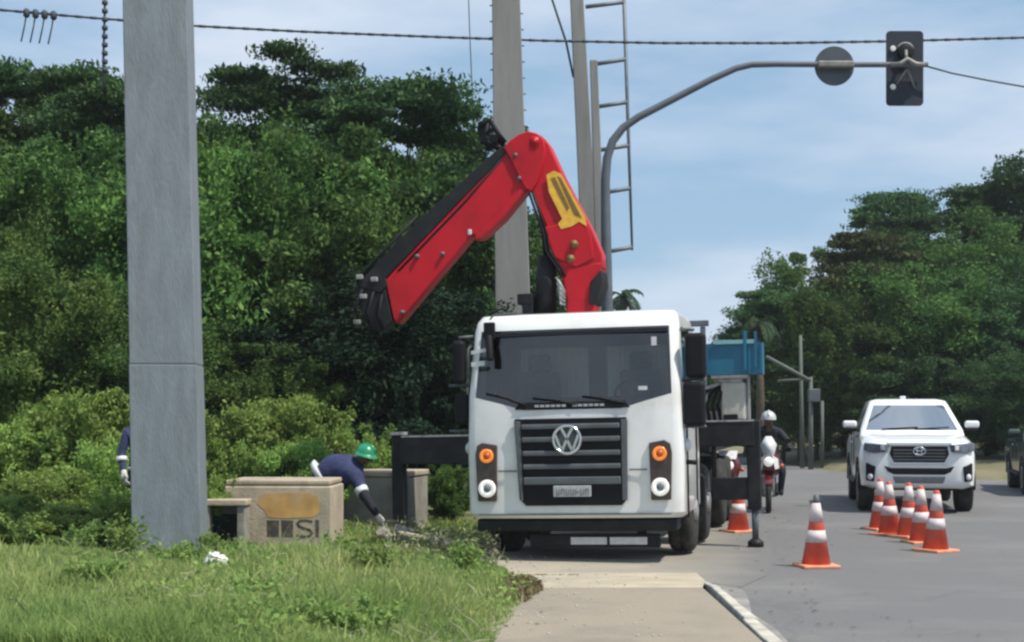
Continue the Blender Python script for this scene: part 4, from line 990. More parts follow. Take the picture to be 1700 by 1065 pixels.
def band(parent, a, c, r0, r1, name='reflective_band', m=None):
    b = MB(); b.tube([a, Vector(a).lerp(Vector(c), .5), c], [r0, (r0 + r1) / 2, r1], 18); return b.build(name, m or M['reflect'], parent)
band(wk, q(528, 791), q(536, 786), 0.185, 0.205)
band(wk, q(599, 811, 17.44), q(603, 819, 17.40), 0.082, 0.078)
hand(wk, q(628, 857, 17.42), q(642, 876, 17.40) - q(628, 857, 17.42), (0, -1, 0.2), M['glove'])
hand(wk, q(557, 826, 17.75), (-0.2, -0.3, -1), (0, 1, 0), M['glove'])
helmet(wk, q(607, 752.5, 17.58), (0.25, -0.12, 1), (1, -0.35, -0.15), M['greenhat'], 0.122)
b = MB(); hc = q(605, 762, 17.60)   # face under the peak
b.tube([hc + Vector((0.075, -0.045, 0.0)), hc + Vector((0.105, -0.06, -0.015)), hc + Vector((0.085, -0.05, -0.035))], [0.012, 0.018, 0.012], 8); b.build('nose', M['skin'], wk)

def standing(label, px, D, z0, face, shirt, height=1.74):
    base = Vector((PX(px, D), D, z0)); t = person_thing(label, base); t.rotation_euler = (0, 0, face); k = height / 1.75
    v = lambda x, y, z: Vector((x * k, y * k, z * k))
    J = {'pelvis': (v(0, 0, 0.93), 0.135), 'spine': (v(0, 0, 1.12), 0.130), 'chest': (v(0, 0, 1.34), (0.165, 0.12)), 'neck': (v(0, -0.01, 1.50), 0.06), 'head': (v(0, -0.03, 1.60), 0.088), 'crown': (v(0, -0.02, 1.70), 0.08)}
    for s, n in ((1, 'r'), (-1, 'l')):
        J['sh_' + n] = (v(s * 0.19, 0, 1.40), 0.072); J['el_' + n] = (v(s * 0.26, -0.02, 1.12), 0.05); J['wr_' + n] = (v(s * 0.25, -0.14, 0.90), 0.034)
        J['hip_' + n] = (v(s * 0.10, 0, 0.86), 0.10); J['kn_' + n] = (v(s * 0.12, -0.03, 0.48), 0.07); J['an_' + n] = (v(s * 0.13, 0.02, 0.09), 0.048); J['toe_' + n] = (v(s * 0.15, -0.15, 0.04), 0.038)
    skin_body('body', J, BN, [shirt, M['skin'], M['trouser'], M['black']], lambda bn: 1 if bn[1] in ('head', 'crown') else (2 if bn[1].startswith(('hip', 'kn', 'an')) else (3 if bn[1].startswith('toe') else 0)), t)
    for s in (1, -1): hand(t, v(s * 0.25, -0.14, 0.90), (0, -0.5, -1), (0, 1, 0), M['glove'])
    return t, v
t, v = standing('dark clothed worker standing mostly hidden behind the grey pole', 236, 17.3, bank_z(PX(236, 17.3), 17.3), R(25), M['navy'], 1.66)
for s in (1, -1): band(t, v(s * 0.262, -0.04, 1.09), v(s * 0.26, -0.06, 1.04), 0.066, 0.062)
band(t, v(0, 0, 0.93), v(0, 0, 0.97), 0.172, 0.170)
helmet(t, v(0, -0.025, 1.66), (0, 0, 1), (0, -1, 0), M['greenhat'], 0.13)

# ------------------------------------------------------------------ the crane truck
TY = R(-13); TRL = R(-1.2); TLOC = Vector((0.70, 16.2, 0.0))
tk = thing('crane_truck', 'white flat nosed truck with a folded red crane behind its cab', 'truck', TLOC, (0, TRL, TY))
TM = Matrix.Translation(TLOC) @ Euler((0, TRL, TY), 'XYZ').to_matrix().to_4x4(); TI = TM.inverted()
def TL(px, py, D): return TI @ WP(px, py, D)

def wsz(x, y): a = abs(x); return 1.725 + 0.155 * max(0.0, min(1.0, (a - 0.60) / 0.46))
def cab_levels(ins):
    spec = [(0.50, 1.205, 0.06), (0.56, 1.238, 0.015), (1.20, 1.240, 0.0), ('ws', 1.222, 0.035), (2.645, 1.185, 0.235), (2.755, 1.168, 0.28), (2.825, 1.13, 0.36), (2.855, 1.00, 0.60)]
    lv = []
    for z, w_, yf in spec:
        zf = wsz if z == 'ws' else (lambda x, y, z=z: z)
        r_ = 0.10 if z in ('ws', 2.645) else 0.12
        p, tg = outline_pts(w_ - ins, yf + ins, 1.92 - ins if z != 2.855 else 1.75, r_, (0, 0.10, 0.70, 1.0), zf)
        if ins:  p = [(x, y, z_ + (ins if i == 0 else 0)) for i, (x, y, z_) in enumerate(p)]
        lv.append(p)
    return lv, tg
lv, tg = cab_levels(0.0)
holes = {(3, 'F%d' % i): 'windscreen' for i in range(8)}; holes[(3, 'R1')] = 'side_window'; holes[(3, 'L1')] = 'side_window_b'; pass
body, gl = shell(lv, holes, tg)
o = body.build('cab_body', M['white'], tk, recalc=True); o.data.set_sharp_from_angle(angle=R(32))
ws_ = gl['windscreen'].build('windscreen', M['glass'], tk, recalc=False)
for k in ('side_window', 'side_window_b'): gl[k].build('side_window', M['sideglass'], tk, recalc=False)
lv2, _ = cab_levels(0.035); lin, _g = shell(lv2, holes, tg); lin.build('cab_lining', M['interior'], tk, recalc=True)
for x in (-0.55, 0.55):
    b = MB(); b.box((x, 1.86, 2.2), (0.86, 0.02, 0.62)); b.build('rear_curtain', M['curtain'], tk)
b = MB(); b.prism3([(-1.12, 0.14, 1.66), (1.12, 0.14, 1.66), (1.12, 0.55, 1.76), (-1.12, 0.55, 1.76)], (0, 0, -0.5)); b.build('dashboard', M['interior'], tk, bevel=0.03)
for x in (-0.62, 0.62):
    b = MB(); b.box((x, 1.25, 1.82), (0.5, 0.16, 0.75)); b.box((x, 1.27, 2.3), (0.28, 0.12, 0.22)); b.box((x, 1.0, 1.42), (0.5, 0.5, 0.16)); b.build('seat', M['seat'], tk, bevel=0.04)
b = MB(); n = 28
ring = [Vector((0.62 + 0.22 * math.cos(2 * math.pi * k / n), 0.62 - 0.16 * math.sin(2 * math.pi * k / n) * 0.5, 1.86 + 0.19 * math.sin(2 * math.pi * k / n))) for k in range(n + 1)]
b.tube(ring, 0.016, 6); b.tube([(0.62, 0.62, 1.86), (0.62, 0.50, 1.6)], 0.03, 6); b.tube([ring[0], (0.62, 0.62, 1.86), ring[n // 2]], 0.014, 6); b.build('steering_wheel', M['black'], tk, recalc=False)
# black windscreen surround, wipers and cowl
def wsy(z): return 0.035 + (0.235 - 0.035) * (z - 1.725) / 0.9
b = MB(); b.prism3([(-0.66, wsy(1.73) - 0.002, 1.732), (0.66, wsy(1.73) - 0.002, 1.732), (0.60, wsy(1.81) - 0.004, 1.81), (-0.60, wsy(1.81) - 0.004, 1.81)], (0, -0.012, 0)); b.build('cowl_strip', M['black'], tk)
b = MB()
for i in range(13):
    x = -0.40 + i * 0.062
    if 5 < i < 7: continue
    b.box((x, wsy(1.765) - 0.022, 1.768), (0.046, 0.012, 0.026))
b.build('cowl_vent', M['plate'], tk)
b = MB(); b.prism3([(-1.06, wsy(2.55) - 0.004, 2.575), (1.06, wsy(2.55) - 0.004, 2.575), (1.06, wsy(2.62) - 0.004, 2.618), (-1.06, wsy(2.62) - 0.004, 2.618)], (0, -0.006, 0)); b.build('windscreen_seal', M['black'], tk)
for x0, x1, z1 in ((-0.52, -1.0, 1.93), (0.05, -0.45, 1.86), (0.60, 0.12, 1.87)):
    b = MB(); b.tube([(x0, wsy(1.78) - 0.03, 1.78), ((x0 + x1) / 2, wsy(z1) - 0.03, (1.80 + z1) / 2), (x1, wsy(z1) - 0.025, z1)], [0.014, 0.012, 0.009], 6); b.build('wiper', M['black'], tk, recalc=False)
b = MB(); b.box((0.92, wsy(2.46) - 0.008, 2.47), (0.06, 0.004, 0.10)); b.box((0.80, wsy(1.95) - 0.008, 1.945), (0.10, 0.004, 0.045)); b.build('windscreen_sticker', M['tape'], tk)
# bent mirror bracket with pale strips painting its reflections, at the left corner of the windscreen
b = MB(); b.box((-0.955, 0.12, 2.64), (0.13, 0.07, 0.20)); b.tube([(-0.955, 0.07, 2.58), (-0.93, 0.0, 2.42), (-0.92, -0.02, 2.30)], 0.045, 8); b.build('front_mirror', M['black'], tk, bevel=0.015)
b = MB(); b.prism3([(-1.16, 0.05, 2.375), (-0.90, 0.02, 2.41), (-0.90, 0.02, 2.455), (-1.16, 0.05, 2.415)], (0, 0.01, 0)); b.prism3([(-1.16, 0.045, 2.235), (-1.00, 0.03, 2.245), (-1.00, 0.03, 2.30), (-1.16, 0.045, 2.285)], (0, 0.01, 0)); b.build('painted_glint', M['tape'], tk)
# grille
gr_ = MB(); gr_.prism([(-0.66, 1.625), (0.62, 1.625), (0.615, 0.72), (0.55, 0.645), (-0.54, 0.645), (-0.615, 0.72)], -0.012, 0.02); grl = gr_.build('grille', M['black'], tk, bevel=0.01)
for z in (1.535, 1.390, 1.235, 1.085, 0.925):
    t_ = (1.625 - z) / 0.98
    b = MB(); b.box((-0.015 + 0.015 * t_, -0.028, z), (1.12 - 0.02 * t_, 0.035, 0.056 if z > 1 else 0.085)); b.build('grille_slat', M['darkgrey'], grl, bevel=0.012)
for s in (-1, 1):
    b = MB(); x_ = -0.63 if s < 0 else 0.59
    b.prism3([(x_ - 0.03, -0.014, 1.60), (x_ + 0.045, -0.014, 1.60), (x_ + 0.06 if s < 0 else x_ + 0.03, -0.014, 0.70), (x_ + 0.03 if s < 0 else x_ - 0.03, -0.014, 0.70)], (0, -0.016, 0)); b.build('grille_edge', M['darkgrey'], grl, bevel=0.008)
# round badge with a V above a W
em = MB(); n = 40; ex0, ez0, er = -0.045, 1.385, 0.155
em.tube([(ex0 + er * math.cos(2 * math.pi * k / n), -0.062, ez0 + er * math.sin(2 * math.pi * k / n)) for k in range(n + 1)], 0.018, 8, caps=False)
def stroke(a, c, w_=0.030):
    a = Vector((ex0 + a[0] * er, -0.055, ez0 + a[1] * er)); c = Vector((ex0 + c[0] * er, -0.055, ez0 + c[1] * er)); d = (c - a).normalized(); s_ = Vector((-d.z, 0, d.x)) * w_ / 2
    em.prism3([a - s_, c - s_, c + s_, a + s_], (0, -0.016, 0))
for a, c in (((-0.42, 0.86), (-0.02, 0.14)), ((0.42, 0.86), (0.02, 0.14)), ((-0.86, 0.38), (-0.40, -0.80)), ((0.86, 0.38), (0.40, -0.80)), ((-0.38, -0.80), (-0.02, -0.02)), ((0.38, -0.80), (0.02, -0.02))): stroke(a, c)
em.build('badge', M['chrome'], grl)
b = MB(); b.lathe([(0.15, -0.045), (0.15, -0.028)], 32, (ex0, 0, ez0), 'y'); b.build('badge_disc', M['darkgrey'], grl)
b = MB(); b.box((0.0, -0.045, 0.808), (0.43, 0.012, 0.125)); plo = b.build('number_plate', M['plate'], tk, bevel=0.006)
b = MB(); pr2_ = random.Random(4)
for i in range(7):
    x = -0.165 + i * 0.055; b.box((x - 0.012, -0.053, 0.80), (0.009, 0.004, 0.07)); b.box((x + 0.008, -0.053, 0.80 + pr2_.choice((-.03, 0, .03))), (0.030, 0.004, 0.010)); 
    if pr2_.random() < 0.6: b.box((x + 0.018, -0.0535, 0.80), (0.008, 0.004, 0.06))
b.build('plate_print', M['platemark'], plo)
# panel seam and edge details
for x0, x1 in ((-0.86, -0.64), (0.64, 0.84)):
    b = MB(); b.box(((x0 + x1) / 2, -0.0015, 1.04), (x1 - x0, 0.008, 0.016)); b.build('panel_seam', M['darkgrey'], tk)
b = MB(); b.box((0, 0.012, 0.545), (2.2, 0.03, 0.012)); b.build('bumper_seam', M['darkgrey'], tk)
# headlamp clusters
for s in (-1, 1):
    xi, xo = 0.865, 1.12
    poly = [(s * xo, 1.22), (s * (xo - 0.02), 1.33), (s * (xo - 0.08), 1.365), (s * xi, 1.335), (s * (xi + 0.015), 0.70), (s * (xo - 0.02), 0.70)]
    b = MB(); b.prism(poly, -0.016, 0.03); hl = b.build('headlight', M['lamphousing'], tk, bevel=0.012)
    for zc, mo, mi_, ro, ri in ((1.215, 'amber', 'ambercore', 0.080, 0.040), (0.845, 'lampwhite', 'headglass', 0.100, 0.045)):
        b = MB(); xc = s * 0.985
        nn = 28; vs = []
        for r_, y_ in ((ro, -0.017), (ro, -0.034), (ri, -0.030), (ri, -0.017)):
            vs += [(xc + r_ * math.cos(2 * math.pi * k / nn), y_, zc + r_ * math.sin(2 * math.pi * k / nn)) for k in range(nn)]
        b.add(vs, [(i * nn + k, i * nn + (k + 1) % nn, (i + 1) * nn + (k + 1) % nn, (i + 1) * nn + k) for i in range(3) for k in range(nn)], 0, True); b.build('lamp_ring', M[mo], hl)
        b = MB(); b.lathe([(ri * 0.97, -0.018), (ri * 0.9, -0.032), (ri * 0.3, -0.04)], 20, (xc, 0, zc), 'y'); b.build('lens', M[mi_], hl)
    if s > 0: pass
# mirrors
for s in (-1, 1):
    mw = 0.235 if s > 0 else 0.15
    b = MB(); b.box((s * (1.265 + mw / 2), 0.20, 2.295), (mw, 0.16, 0.50)); mo = b.build('mirror', M['black'], tk, bevel=0.05, seg=3)
    b = MB(); b.box((s * (1.265 + mw / 2), 0.285, 2.295), (mw - 0.045, 0.01, 0.44)); b.build('mirror_glass', M['mirror'], mo)
    b = MB(); b.box((s * (1.24 + mw / 2), 0.20, 1.755), (mw + 0.01, 0.16, 0.50 if s > 0 else 0.36)); mo2 = b.build('mirror', M['black'], tk, bevel=0.05, seg=3)
    b = MB(); b.tube([(s * 1.20, 0.36, 2.60), (s * 1.36, 0.26, 2.585)], 0.018, 6); b.tube([(s * 1.20, 0.34, 2.03), (s * 1.48, 0.22, 2.03)], 0.018, 6); b.tube([(s * 1.22, 0.34, 1.50), (s * 1.48, 0.22, 1.505)], 0.014, 6); b.build('mirror_arm', M['darkgrey'], tk, recalc=False)
    b = MB(); b.tube([(s * 1.225, 0.34, 2.5), (s * 1.262, 0.33, 2.45), (s * 1.285, 0.33, 1.85), (s * 1.25, 0.34, 1.80)], 0.017, 7); b.build('grab_handle', M['steelrim'], tk, recalc=False)
    b = MB(); b.box((s * 1.248, 0.40, 1.0), (0.02, 0.018, 1.05)); b.build('door_seam', M['black'], tk)
    b = MB(); b.box((s * 1.248, 1.42, 1.1), (0.02, 0.018, 1.1)); b.build('door_seam', M['black'], tk)
    b = MB(); b.box((s * 1.256, 1.22, 1.55), (0.03, 0.2, 0.05)); b.build('door_handle', M['black'], tk, bevel=0.01)
    b = MB(); b.lathe([(0.06, 1.235), (0.075, 1.27), (0.04, 1.30)], 16, (0, 0.28, 1.30), 'x') if s > 0 else b.lathe([(0.06, -1.235), (0.075, -1.27), (0.04, -1.30)], 16, (0, 0.28, 1.30), 'x'); b.build('side_lamp', M['tape'], tk)
    b = MB(); b.tube([(s * 1.20, 0.34, 1.11), (s * 1.36, 0.30, 1.10)], 0.028, 8); b.build('step_bracket', M['black'], tk, recalc=False)
    # wheel arch cover behind the bumper
    b = MB(); arc = [(0.62 * math.cos(R(t)), 0.62 * math.sin(R(t))) for t in range(0, 181, 15)]; rings = []
    for (yy, zz) in arc: rings.append([(s * 0.86, 1.42 + yy, 0.52 + zz), (s * 1.22, 1.42 + yy, 0.52 + zz), (s * 1.22, 1.42 + yy * 0.93, 0.52 + zz * 0.93), (s * 0.86, 1.42 + yy * 0.93, 0.52 + zz * 0.93)])
    b.loft(rings, smooth=False); b.build('mudguard', M['black'], tk)
# black lower bumper, underrun bar with bright strips
b = MB(); b.box((0, 0.30, 0.42), (2.30, 0.36, 0.145)); b.build('lower_bumper', M['blackpart'], tk, bevel=0.03)
b = MB(); b.box((0.18, 0.34, 0.225), (1.5, 0.10, 0.15)); b.box((-0.4, 0.36, 0.33), (0.1, 0.06, 0.2)); b.box((0.72, 0.36, 0.33), (0.1, 0.06, 0.2)); ub = b.build('underrun_bar', M['blackpart'], tk, bevel=0.01)
for xa, xb in ((-0.09, 0.325), (0.36, 0.785)):
    b = MB(); b.box(((xa + xb) / 2, 0.286, 0.225), (xb - xa, 0.008, 0.082)); b.build('reflective_strip', M['tape'], ub)
# chassis, floor, engine, bed
b = MB()
for s in (-1, 1): b.box((s * 0.42, 4.1, 0.82), (0.09, 7.2, 0.24))
for y_ in (1.0, 2.2, 3.4, 4.8, 6.4, 7.6): b.box((0, y_, 0.80), (0.74, 0.12, 0.14))
b.build('chassis', M['blackpart'], tk)
b = MB(); b.box((0, 1.0, 0.78), (2.0, 1.6, 0.45)); b.box((0, 1.15, 0.52), (0.62, 0.9, 0.22)); b.tube([(-0.95, 1.42, 0.5), (0.95, 1.42, 0.5)], 0.09, 8); b.tube([(-0.95, 3.05, 0.5), (0.95, 3.05, 0.5)], 0.09, 8); b.build('underbody', M['blackpart'], tk)
b = MB(); b.box((0, 5.6, 1.20), (2.46, 4.3, 0.14)); b.build('bed_floor', M['blackpart'], tk, bevel=0.02)
for s in (-1, 1):
    b = MB(); b.box((s * 1.22, 5.6, 1.42), (0.04, 4.28, 0.28)); b.build('bed_side', M['darkgrey'], tk, bevel=0.01)
b = MB(); b.box((0, 7.73, 1.42), (2.40, 0.04, 0.28)); b.build('bed_tailboard', M['darkgrey'], tk, bevel=0.01)
for x in (-1.15, -0.4, 0.4, 1.15):
    b = MB(); b.box((x, 3.56, 2.05), (0.07, 0.07, 1.55)); b.build('headboard_post', M['ladder'], tk, bevel=0.01)
b = MB(); b.box((0, 3.56, 2.87), (2.46, 0.08, 0.08)); b.box((0, 3.56, 2.2), (2.40, 0.05, 0.05)); b.build('headboard_rail', M['ladder'], tk, bevel=0.01)
def wheel(x, y, steer, dual=False):
    s = 1 if x > 0 else -1
    b = MB(); r_ = 0.50; w_ = 0.29 if not dual else 0.56
    b.lathe([(0.30, -w_ / 2), (0.45, -w_ / 2), (0.485, -w_ / 2 + 0.03), (r_, -w_ / 2 + 0.06), (r_, -0.02), (0.487, -0.015), (0.487, 0.015), (r_, 0.02), (r_, w_ / 2 - 0.06), (0.485, w_ / 2 - 0.03), (0.45, w_ / 2), (0.30, w_ / 2)], 36, (x, y, r_), 'x')
    t = b.build('wheel', M['rubber'], tk)
    b = MB(); e = x + s * (w_ / 2 - 0.02)
    b.lathe([(0.305, e - x), (0.30, e - x + s * 0.02), (0.26, e - x + s * (-0.05 if not dual else -0.12)), (0.13, e - x + s * (-0.04 if not dual else -0.10)), (0.12, e - x + s * 0.05), (0.05, e - x + s * 0.06)], 28, (x, y, r_), 'x'); b.build('rim', M['steelrim'], t)
    b = MB()
    for k in range(10):
        a = 2 * math.pi * k / 10; b.box((e + s * (-0.02), y + 0.17 * math.cos(a), r_ + 0.17 * math.sin(a)), (0.05, 0.03, 0.03))
    b.build('wheel_nuts', M['chrome'], t)
for y_ in (1.42, 3.05):
    for s in (-1, 1): wheel(s * 1.07, y_, True)
for y_ in (5.7, 7.0):
    for s in (-1, 1): wheel(s * 0.94, y_, False, True)
# stabiliser beams and legs
b = MB(); b.box((1.50, 2.45, 1.39), (0.75, 0.26, 0.31)); b.build('stabiliser_beam', M['blackpart'], tk, bevel=0.015)
b = MB(); b.box((1.56, 2.45, 1.555), (0.62, 0.28, 0.022)); b.build('beam_edge', M['steelrim'], tk)
b = MB(); b.box((-1.98, 2.45, 1.24), (1.55, 0.24, 0.36)); b.build('stabiliser_beam', M['blackpart'], tk, bevel=0.015)
b = MB(); b.box((-1.98, 2.45, 1.432), (1.5, 0.25, 0.022)); b.build('beam_edge', M['steelrim'], tk)
b = MB(); b.box((0, 2.45, 1.18), (2.3, 0.36, 0.36)); b.build('crane_base', M['blackpart'], tk, bevel=0.02)
b = MB(); b.box((1.58, 2.46, 0.70), (0.50, 0.16, 0.28)); b.box((1.36, 2.46, 1.0), (0.06, 0.08, 0.6)); b.build('guard_panel', M['blackpart'], tk, bevel=0.01)
b = MB(); b.box((1.86, 2.45, 1.0), (0.17, 0.17, 1.12)); lg = b.build('stabiliser_leg', M['blackpart'], tk, bevel=0.02)
b = MB(); b.tube([(1.86, 2.45, 0.46), (1.86, 2.45, 0.06)], 0.042, 12); b.build('leg_rod', M['darkgrey'], lg, recalc=False)
b = MB(); b.lathe([(0.10, -0.03), (0.10, 0.03), (0.05, 0.07)], 16, (1.86, 2.45, 0.0)); b.build('leg_foot', M['blackpart'], lg)
b = MB(); b.box((-2.80, 2.45, 0.83), (0.17, 0.17, 1.24)); lg = b.build('stabiliser_leg', M['blackpart'], tk, bevel=0.02)
b = MB(); b.box((-2.80, 2.45, 1.475), (0.19, 0.19, 0.04)); b.build('leg_cap', M['steelrim'], lg)
b = MB(); b.tube([(-2.80, 2.45, 0.22), (-2.80, 2.45, 0.05)], 0.045, 12); b.lathe([(0.12, -0.02), (0.12, 0.03), (0.05, 0.07)], 16, (-2.80, 2.45, 0.02)); b.build('leg_foot', M['blackpart'], lg)
# hydraulic hoses and pale tank above the beam
tp = TL(1217, 666, 18.6)
b = MB(); b.box((tp.x + 0.01, tp.y, tp.z), (0.30, 0.34, 0.50)); b.build('oil_tank', M['greytank'], tk, bevel=0.03)
b = MB(); b.box((tp.x - 0.03, tp.y - 0.02, tp.z + 0.315), (0.46, 0.42, 0.045)); b.box((tp.x - 0.03, tp.y - 0.02, tp.z + 0.27), (0.3, 0.3, 0.05)); b.box((tp.x + 0.20, tp.y, tp.z + 0.05), (0.04, 0.05, 0.95)); b.build('tank_shelf', M['steelrim'], tk, bevel=0.008)
for i in range(4):
    b = MB(); xx = tp.x - 0.36 + i * 0.07
    b.tube([(xx, tp.y - 0.10, tp.z - 0.28), (xx - 0.03, tp.y - 0.16, tp.z - 0.05), (xx + 0.02, tp.y - 0.15, tp.z + 0.12), (xx + 0.12, tp.y - 0.05, tp.z + 0.20), (tp.x - 0.13, tp.y, tp.z + 0.14)], 0.022, 7); b.build('hose', M['black'], tk, recalc=False)
b = MB(); b.box((tp.x - 0.27, tp.y - 0.02, tp.z - 0.20), (0.22, 0.18, 0.16)); b.tube([(tp.x - 0.34, tp.y - 0.1, tp.z + 0.16), (tp.x - 0.1, tp.y - 0.1, tp.z + 0.26)], 0.03, 7); b.build('valve_block', M['steelrim'], tk, bevel=0.01)
b = MB(); b.box((tp.x - 0.02, tp.y - 0.185, tp.z - 0.20), (0.18, 0.04, 0.07)); b.build('tank_bracket', M['black'], tk, bevel=0.01)

# the folding crane (outlines measured in the plane 18.6 m from the camera, real thickness across)
DC = 18.6
def cp(pl, off=0.0): return [TL(a, c, DC) + Vector((0, off, 0)) for a, c in pl]
def slab(name, pl, th, m, off=0.0, bevel=0.02, parent=tk):
    b = MB(); b.prism3(cp(pl, off - th / 2), (0, th, 0)); return b.build(name, m, parent, bevel=bevel)
slab('crane_column', [(933, 446), (1002, 436), (999, 476), (990, 500), (992, 585), (938, 585), (944, 500), (938, 470)], 0.42, M['red'], 0.05, 0.03)
b = MB(); b.lathe([(0.30, 1.36), (0.30, 1.7), (0.24, 1.78), (0.22, 2.5)], 24, (TL(965, 600, DC).x, TL(965, 600, DC).y, 0)); b.build('slewing_post', M['red'], tk)
ib = slab('inner_boom', [(889, 224), (902, 227), (915, 243), (938, 293), (986, 384), (1003, 424), (1003, 446), (985, 462), (936, 452), (922, 418), (908, 372), (884, 318), (874, 270), (876, 240)], 0.30, M['red'], 0.0, 0.025)
slab('boom_flange', [(905, 380), (975, 366), (985, 392), (990, 432), (960, 446), (925, 430), (915, 405)], 0.36, M['red'], 0.0, 0.02, ib)
slab('decal', [(912, 294), (924, 287), (936, 292), (956, 328), (976, 364), (978, 378), (966, 371), (952, 379), (936, 383), (931, 374), (938, 366), (916, 322)], 0.004, M['yellow'], -0.186, 0.0, ib)
slab('decal_strip', [(930, 296), (936, 299), (970, 364), (958, 360)], 0.004, M['darkdecal'], -0.1905, 0.0, ib)
slab('decal_strip', [(919, 300), (926, 297), (950, 348), (946, 354)], 0.004, M['darkdecal'], -0.1905, 0.0, ib)
for i, (a, c) in enumerate(((893, 240), (952, 432), (958, 408))):
    p = TL(a, c, DC); b = MB(); r_ = 0.07 if i == 0 else 0.05
    b.lathe([(r_, p.y - 0.235), (r_, p.y + 0.235)], 18, (p.x, 0, p.z), 'y'); b.lathe([(r_ * .5, p.y - 0.25), (r_ * .5, p.y + 0.25)], 14, (p.x, 0, p.z), 'y'); b.build('pivot_pin', M['darkdecal'] if i else M['red'], ib)
slab('lower_bracket', [(984, 470), (1002, 450), (1004, 474), (992, 506), (982, 506)], 0.50, M['blackpart'], 0.05, 0.01)
ob = slab('outer_boom', [(852, 250), (872, 238), (884, 262), (886, 308), (878, 321), (800, 398), (790, 392), (667, 539), (660, 532), (646, 467)], 0.26, M['red'], -0.05, 0.022)
slab('boom_head', [(842, 250), (852, 238), (866, 228), (882, 222), (898, 226), (908, 238), (911, 256), (906, 282), (898, 306), (888, 322), (878, 318), (866, 296), (853, 268)], 0.40, M['red'], -0.02, 0.02, ob)
slab('boom_stiffener', [(876, 322), (868, 318), (845, 342), (800, 388), (793, 400), (806, 397), (840, 366)], 0.30, M['red'], -0.05, 0.008, ob)
slab('extension_casing', [(826, 256), (845, 243), (852, 252), (648, 464), (652, 474), (640, 488), (600, 478), (612, 458), (700, 370)], 0.34, M['blackpart'], -0.02, 0.015, ob)
slab('extension_end', [(596, 480), (612, 464), (640, 488), (646, 470), (658, 534), (640, 553), (622, 548), (606, 520)], 0.22, M['blackpart'], -0.06, 0.02, ob)
b = MB()
for pl in (((600, 470), (640, 425), (700, 362)), ((610, 482), (598, 510), (606, 540)), ((628, 486), (618, 520), (628, 556)), ((642, 492), (636, 525), (644, 548))):
    b.tube([TL(a, c, DC) + Vector((0, -0.20, 0)) for a, c in pl], 0.022, 7)
b.build('hose', M['black'], ob, recalc=False)
for a, c in ((606, 462), (630, 466), (612, 494), (602, 536)):
    p = TL(a, c, DC); b = MB(); b.box((p.x, p.y - 0.21, p.z), (0.09, 0.05, 0.06)); b.build('coupling', M['steelrim'], ob, bevel=0.01)
b = MB()
for pl in (((798, 212), (815, 200), (828, 222), (838, 246)), ((806, 224), (822, 214), (840, 238)), ((800, 236), (815, 238), (832, 250)), ((812, 206), (806, 228), (816, 250))):
    b.tube([TL(a, c, DC) + Vector((0, -0.06, 0)) for a, c in pl], 0.035, 7)
p = TL(804, 214, DC); b.box(p, (0.14, 0.14, 0.16)); p = TL(822, 232, DC); b.box(p, (0.12, 0.2, 0.10)); b.build('hose_bundle', M['black'], ob, recalc=False)
for k_ in range(2):
    b = MB(); b.tube([TL(a + 9 - 5 * k_, c, DC) + Vector((0, -0.19 - 0.03 * k_, 0)) for a, c in ((880, 322), (893, 360), (904, 392), (908, 420), (922, 440), (934, 462))], 0.017, 6); b.build('hose', M['black'], ib, recalc=False)
b = MB(); b.tube([TL(a, c, DC) + Vector((0, -0.185, 0)) for a, c in ((838, 268), (780, 336), (720, 398), (668, 452))], 0.013, 6); b.build('hose', M['black'], ob, recalc=False)
for a, c in ((862, 262), (868, 300), (700, 428), (676, 520), (742, 424)):
    pp = TL(a, c, DC); b = MB(); b.lathe([(0.028, pp.y - 0.235), (0.028, pp.y - 0.15)], 8, (pp.x, 0, pp.z), 'y'); b.build('bolt', M['darkgrey'], ob)
p = TL(786, 388, DC); b = MB(); b.box((p.x, p.y - 0.19, p.z), (0.05, 0.02, 0.07)); b.build('reflector', M['tape'], ob, bevel=0.01)
b = MB(); A = TL(905, 520, DC) + Vector((0, 0.03, 0)); B = TL(908, 425, DC) + Vector((0, 0.03, 0)); b.tube([A, A.lerp(B, .5), B], [0.135, 0.135, 0.125], 18); b.tube([B, TL(900, 345, DC)], 0.05, 12); b.build('lift_cylinder', M['blackpart'], tk, recalc=False)
p = TL(874, 497, DC); b = MB(); b.box(p, (0.20, 0.22, 0.14)); b.box(p + Vector((0.03, 0, -0.12)), (0.14, 0.2, 0.18)); b.build('control_box', M['blackpart'], tk, bevel=0.015)
b = MB(); 
for k in range(5): b.tube([TL(928 + k * 2, 462 + 8 * k, DC) + Vector((0, -0.2, 0)), TL(936, 474 + 8 * k, DC) + Vector((0, -0.23, 0)), TL(944, 488 + 5 * k, DC) + Vector((0, -0.23, 0))], 0.018, 6)
b.build('column_hose', M['steelrim'], tk, recalc=False)

# blue crate standing on the shelf of the truck
cp_ = TL(1222, 618, 18.6); cr = thing('blue_crate', 'teal blue plastic crate standing above the pale tank on the truck', 'crate', TM @ Vector((cp_.x, cp_.y, tp.z + 0.34)), (0, TRL, TY))
b = MB(); Wc, Hc, Dc = 0.70, 0.40, 0.46
b.box((0, -Dc / 2, Hc / 2), (Wc - 0.05, 0.03, Hc)); b.box((0, Dc / 2, Hc / 2), (Wc - 0.05, 0.03, Hc)); b.box((-Wc / 2 + 0.015, 0, Hc / 2), (0.03, Dc - 0.04, Hc)); b.box((Wc / 2 - 0.015, 0, Hc / 2), (0.03, Dc - 0.04, Hc)); b.box((0, 0, 0.02), (Wc - 0.08, Dc - 0.06, 0.03)); b.build('body', M['teal'], cr)
b = MB()
for x in (-0.34, 0.12, 0.19, 0.34): b.box((x, -Dc / 2 - 0.02, Hc / 2), (0.025, 0.03, Hc - 0.02))
b.build('rib', M['teal'], cr)
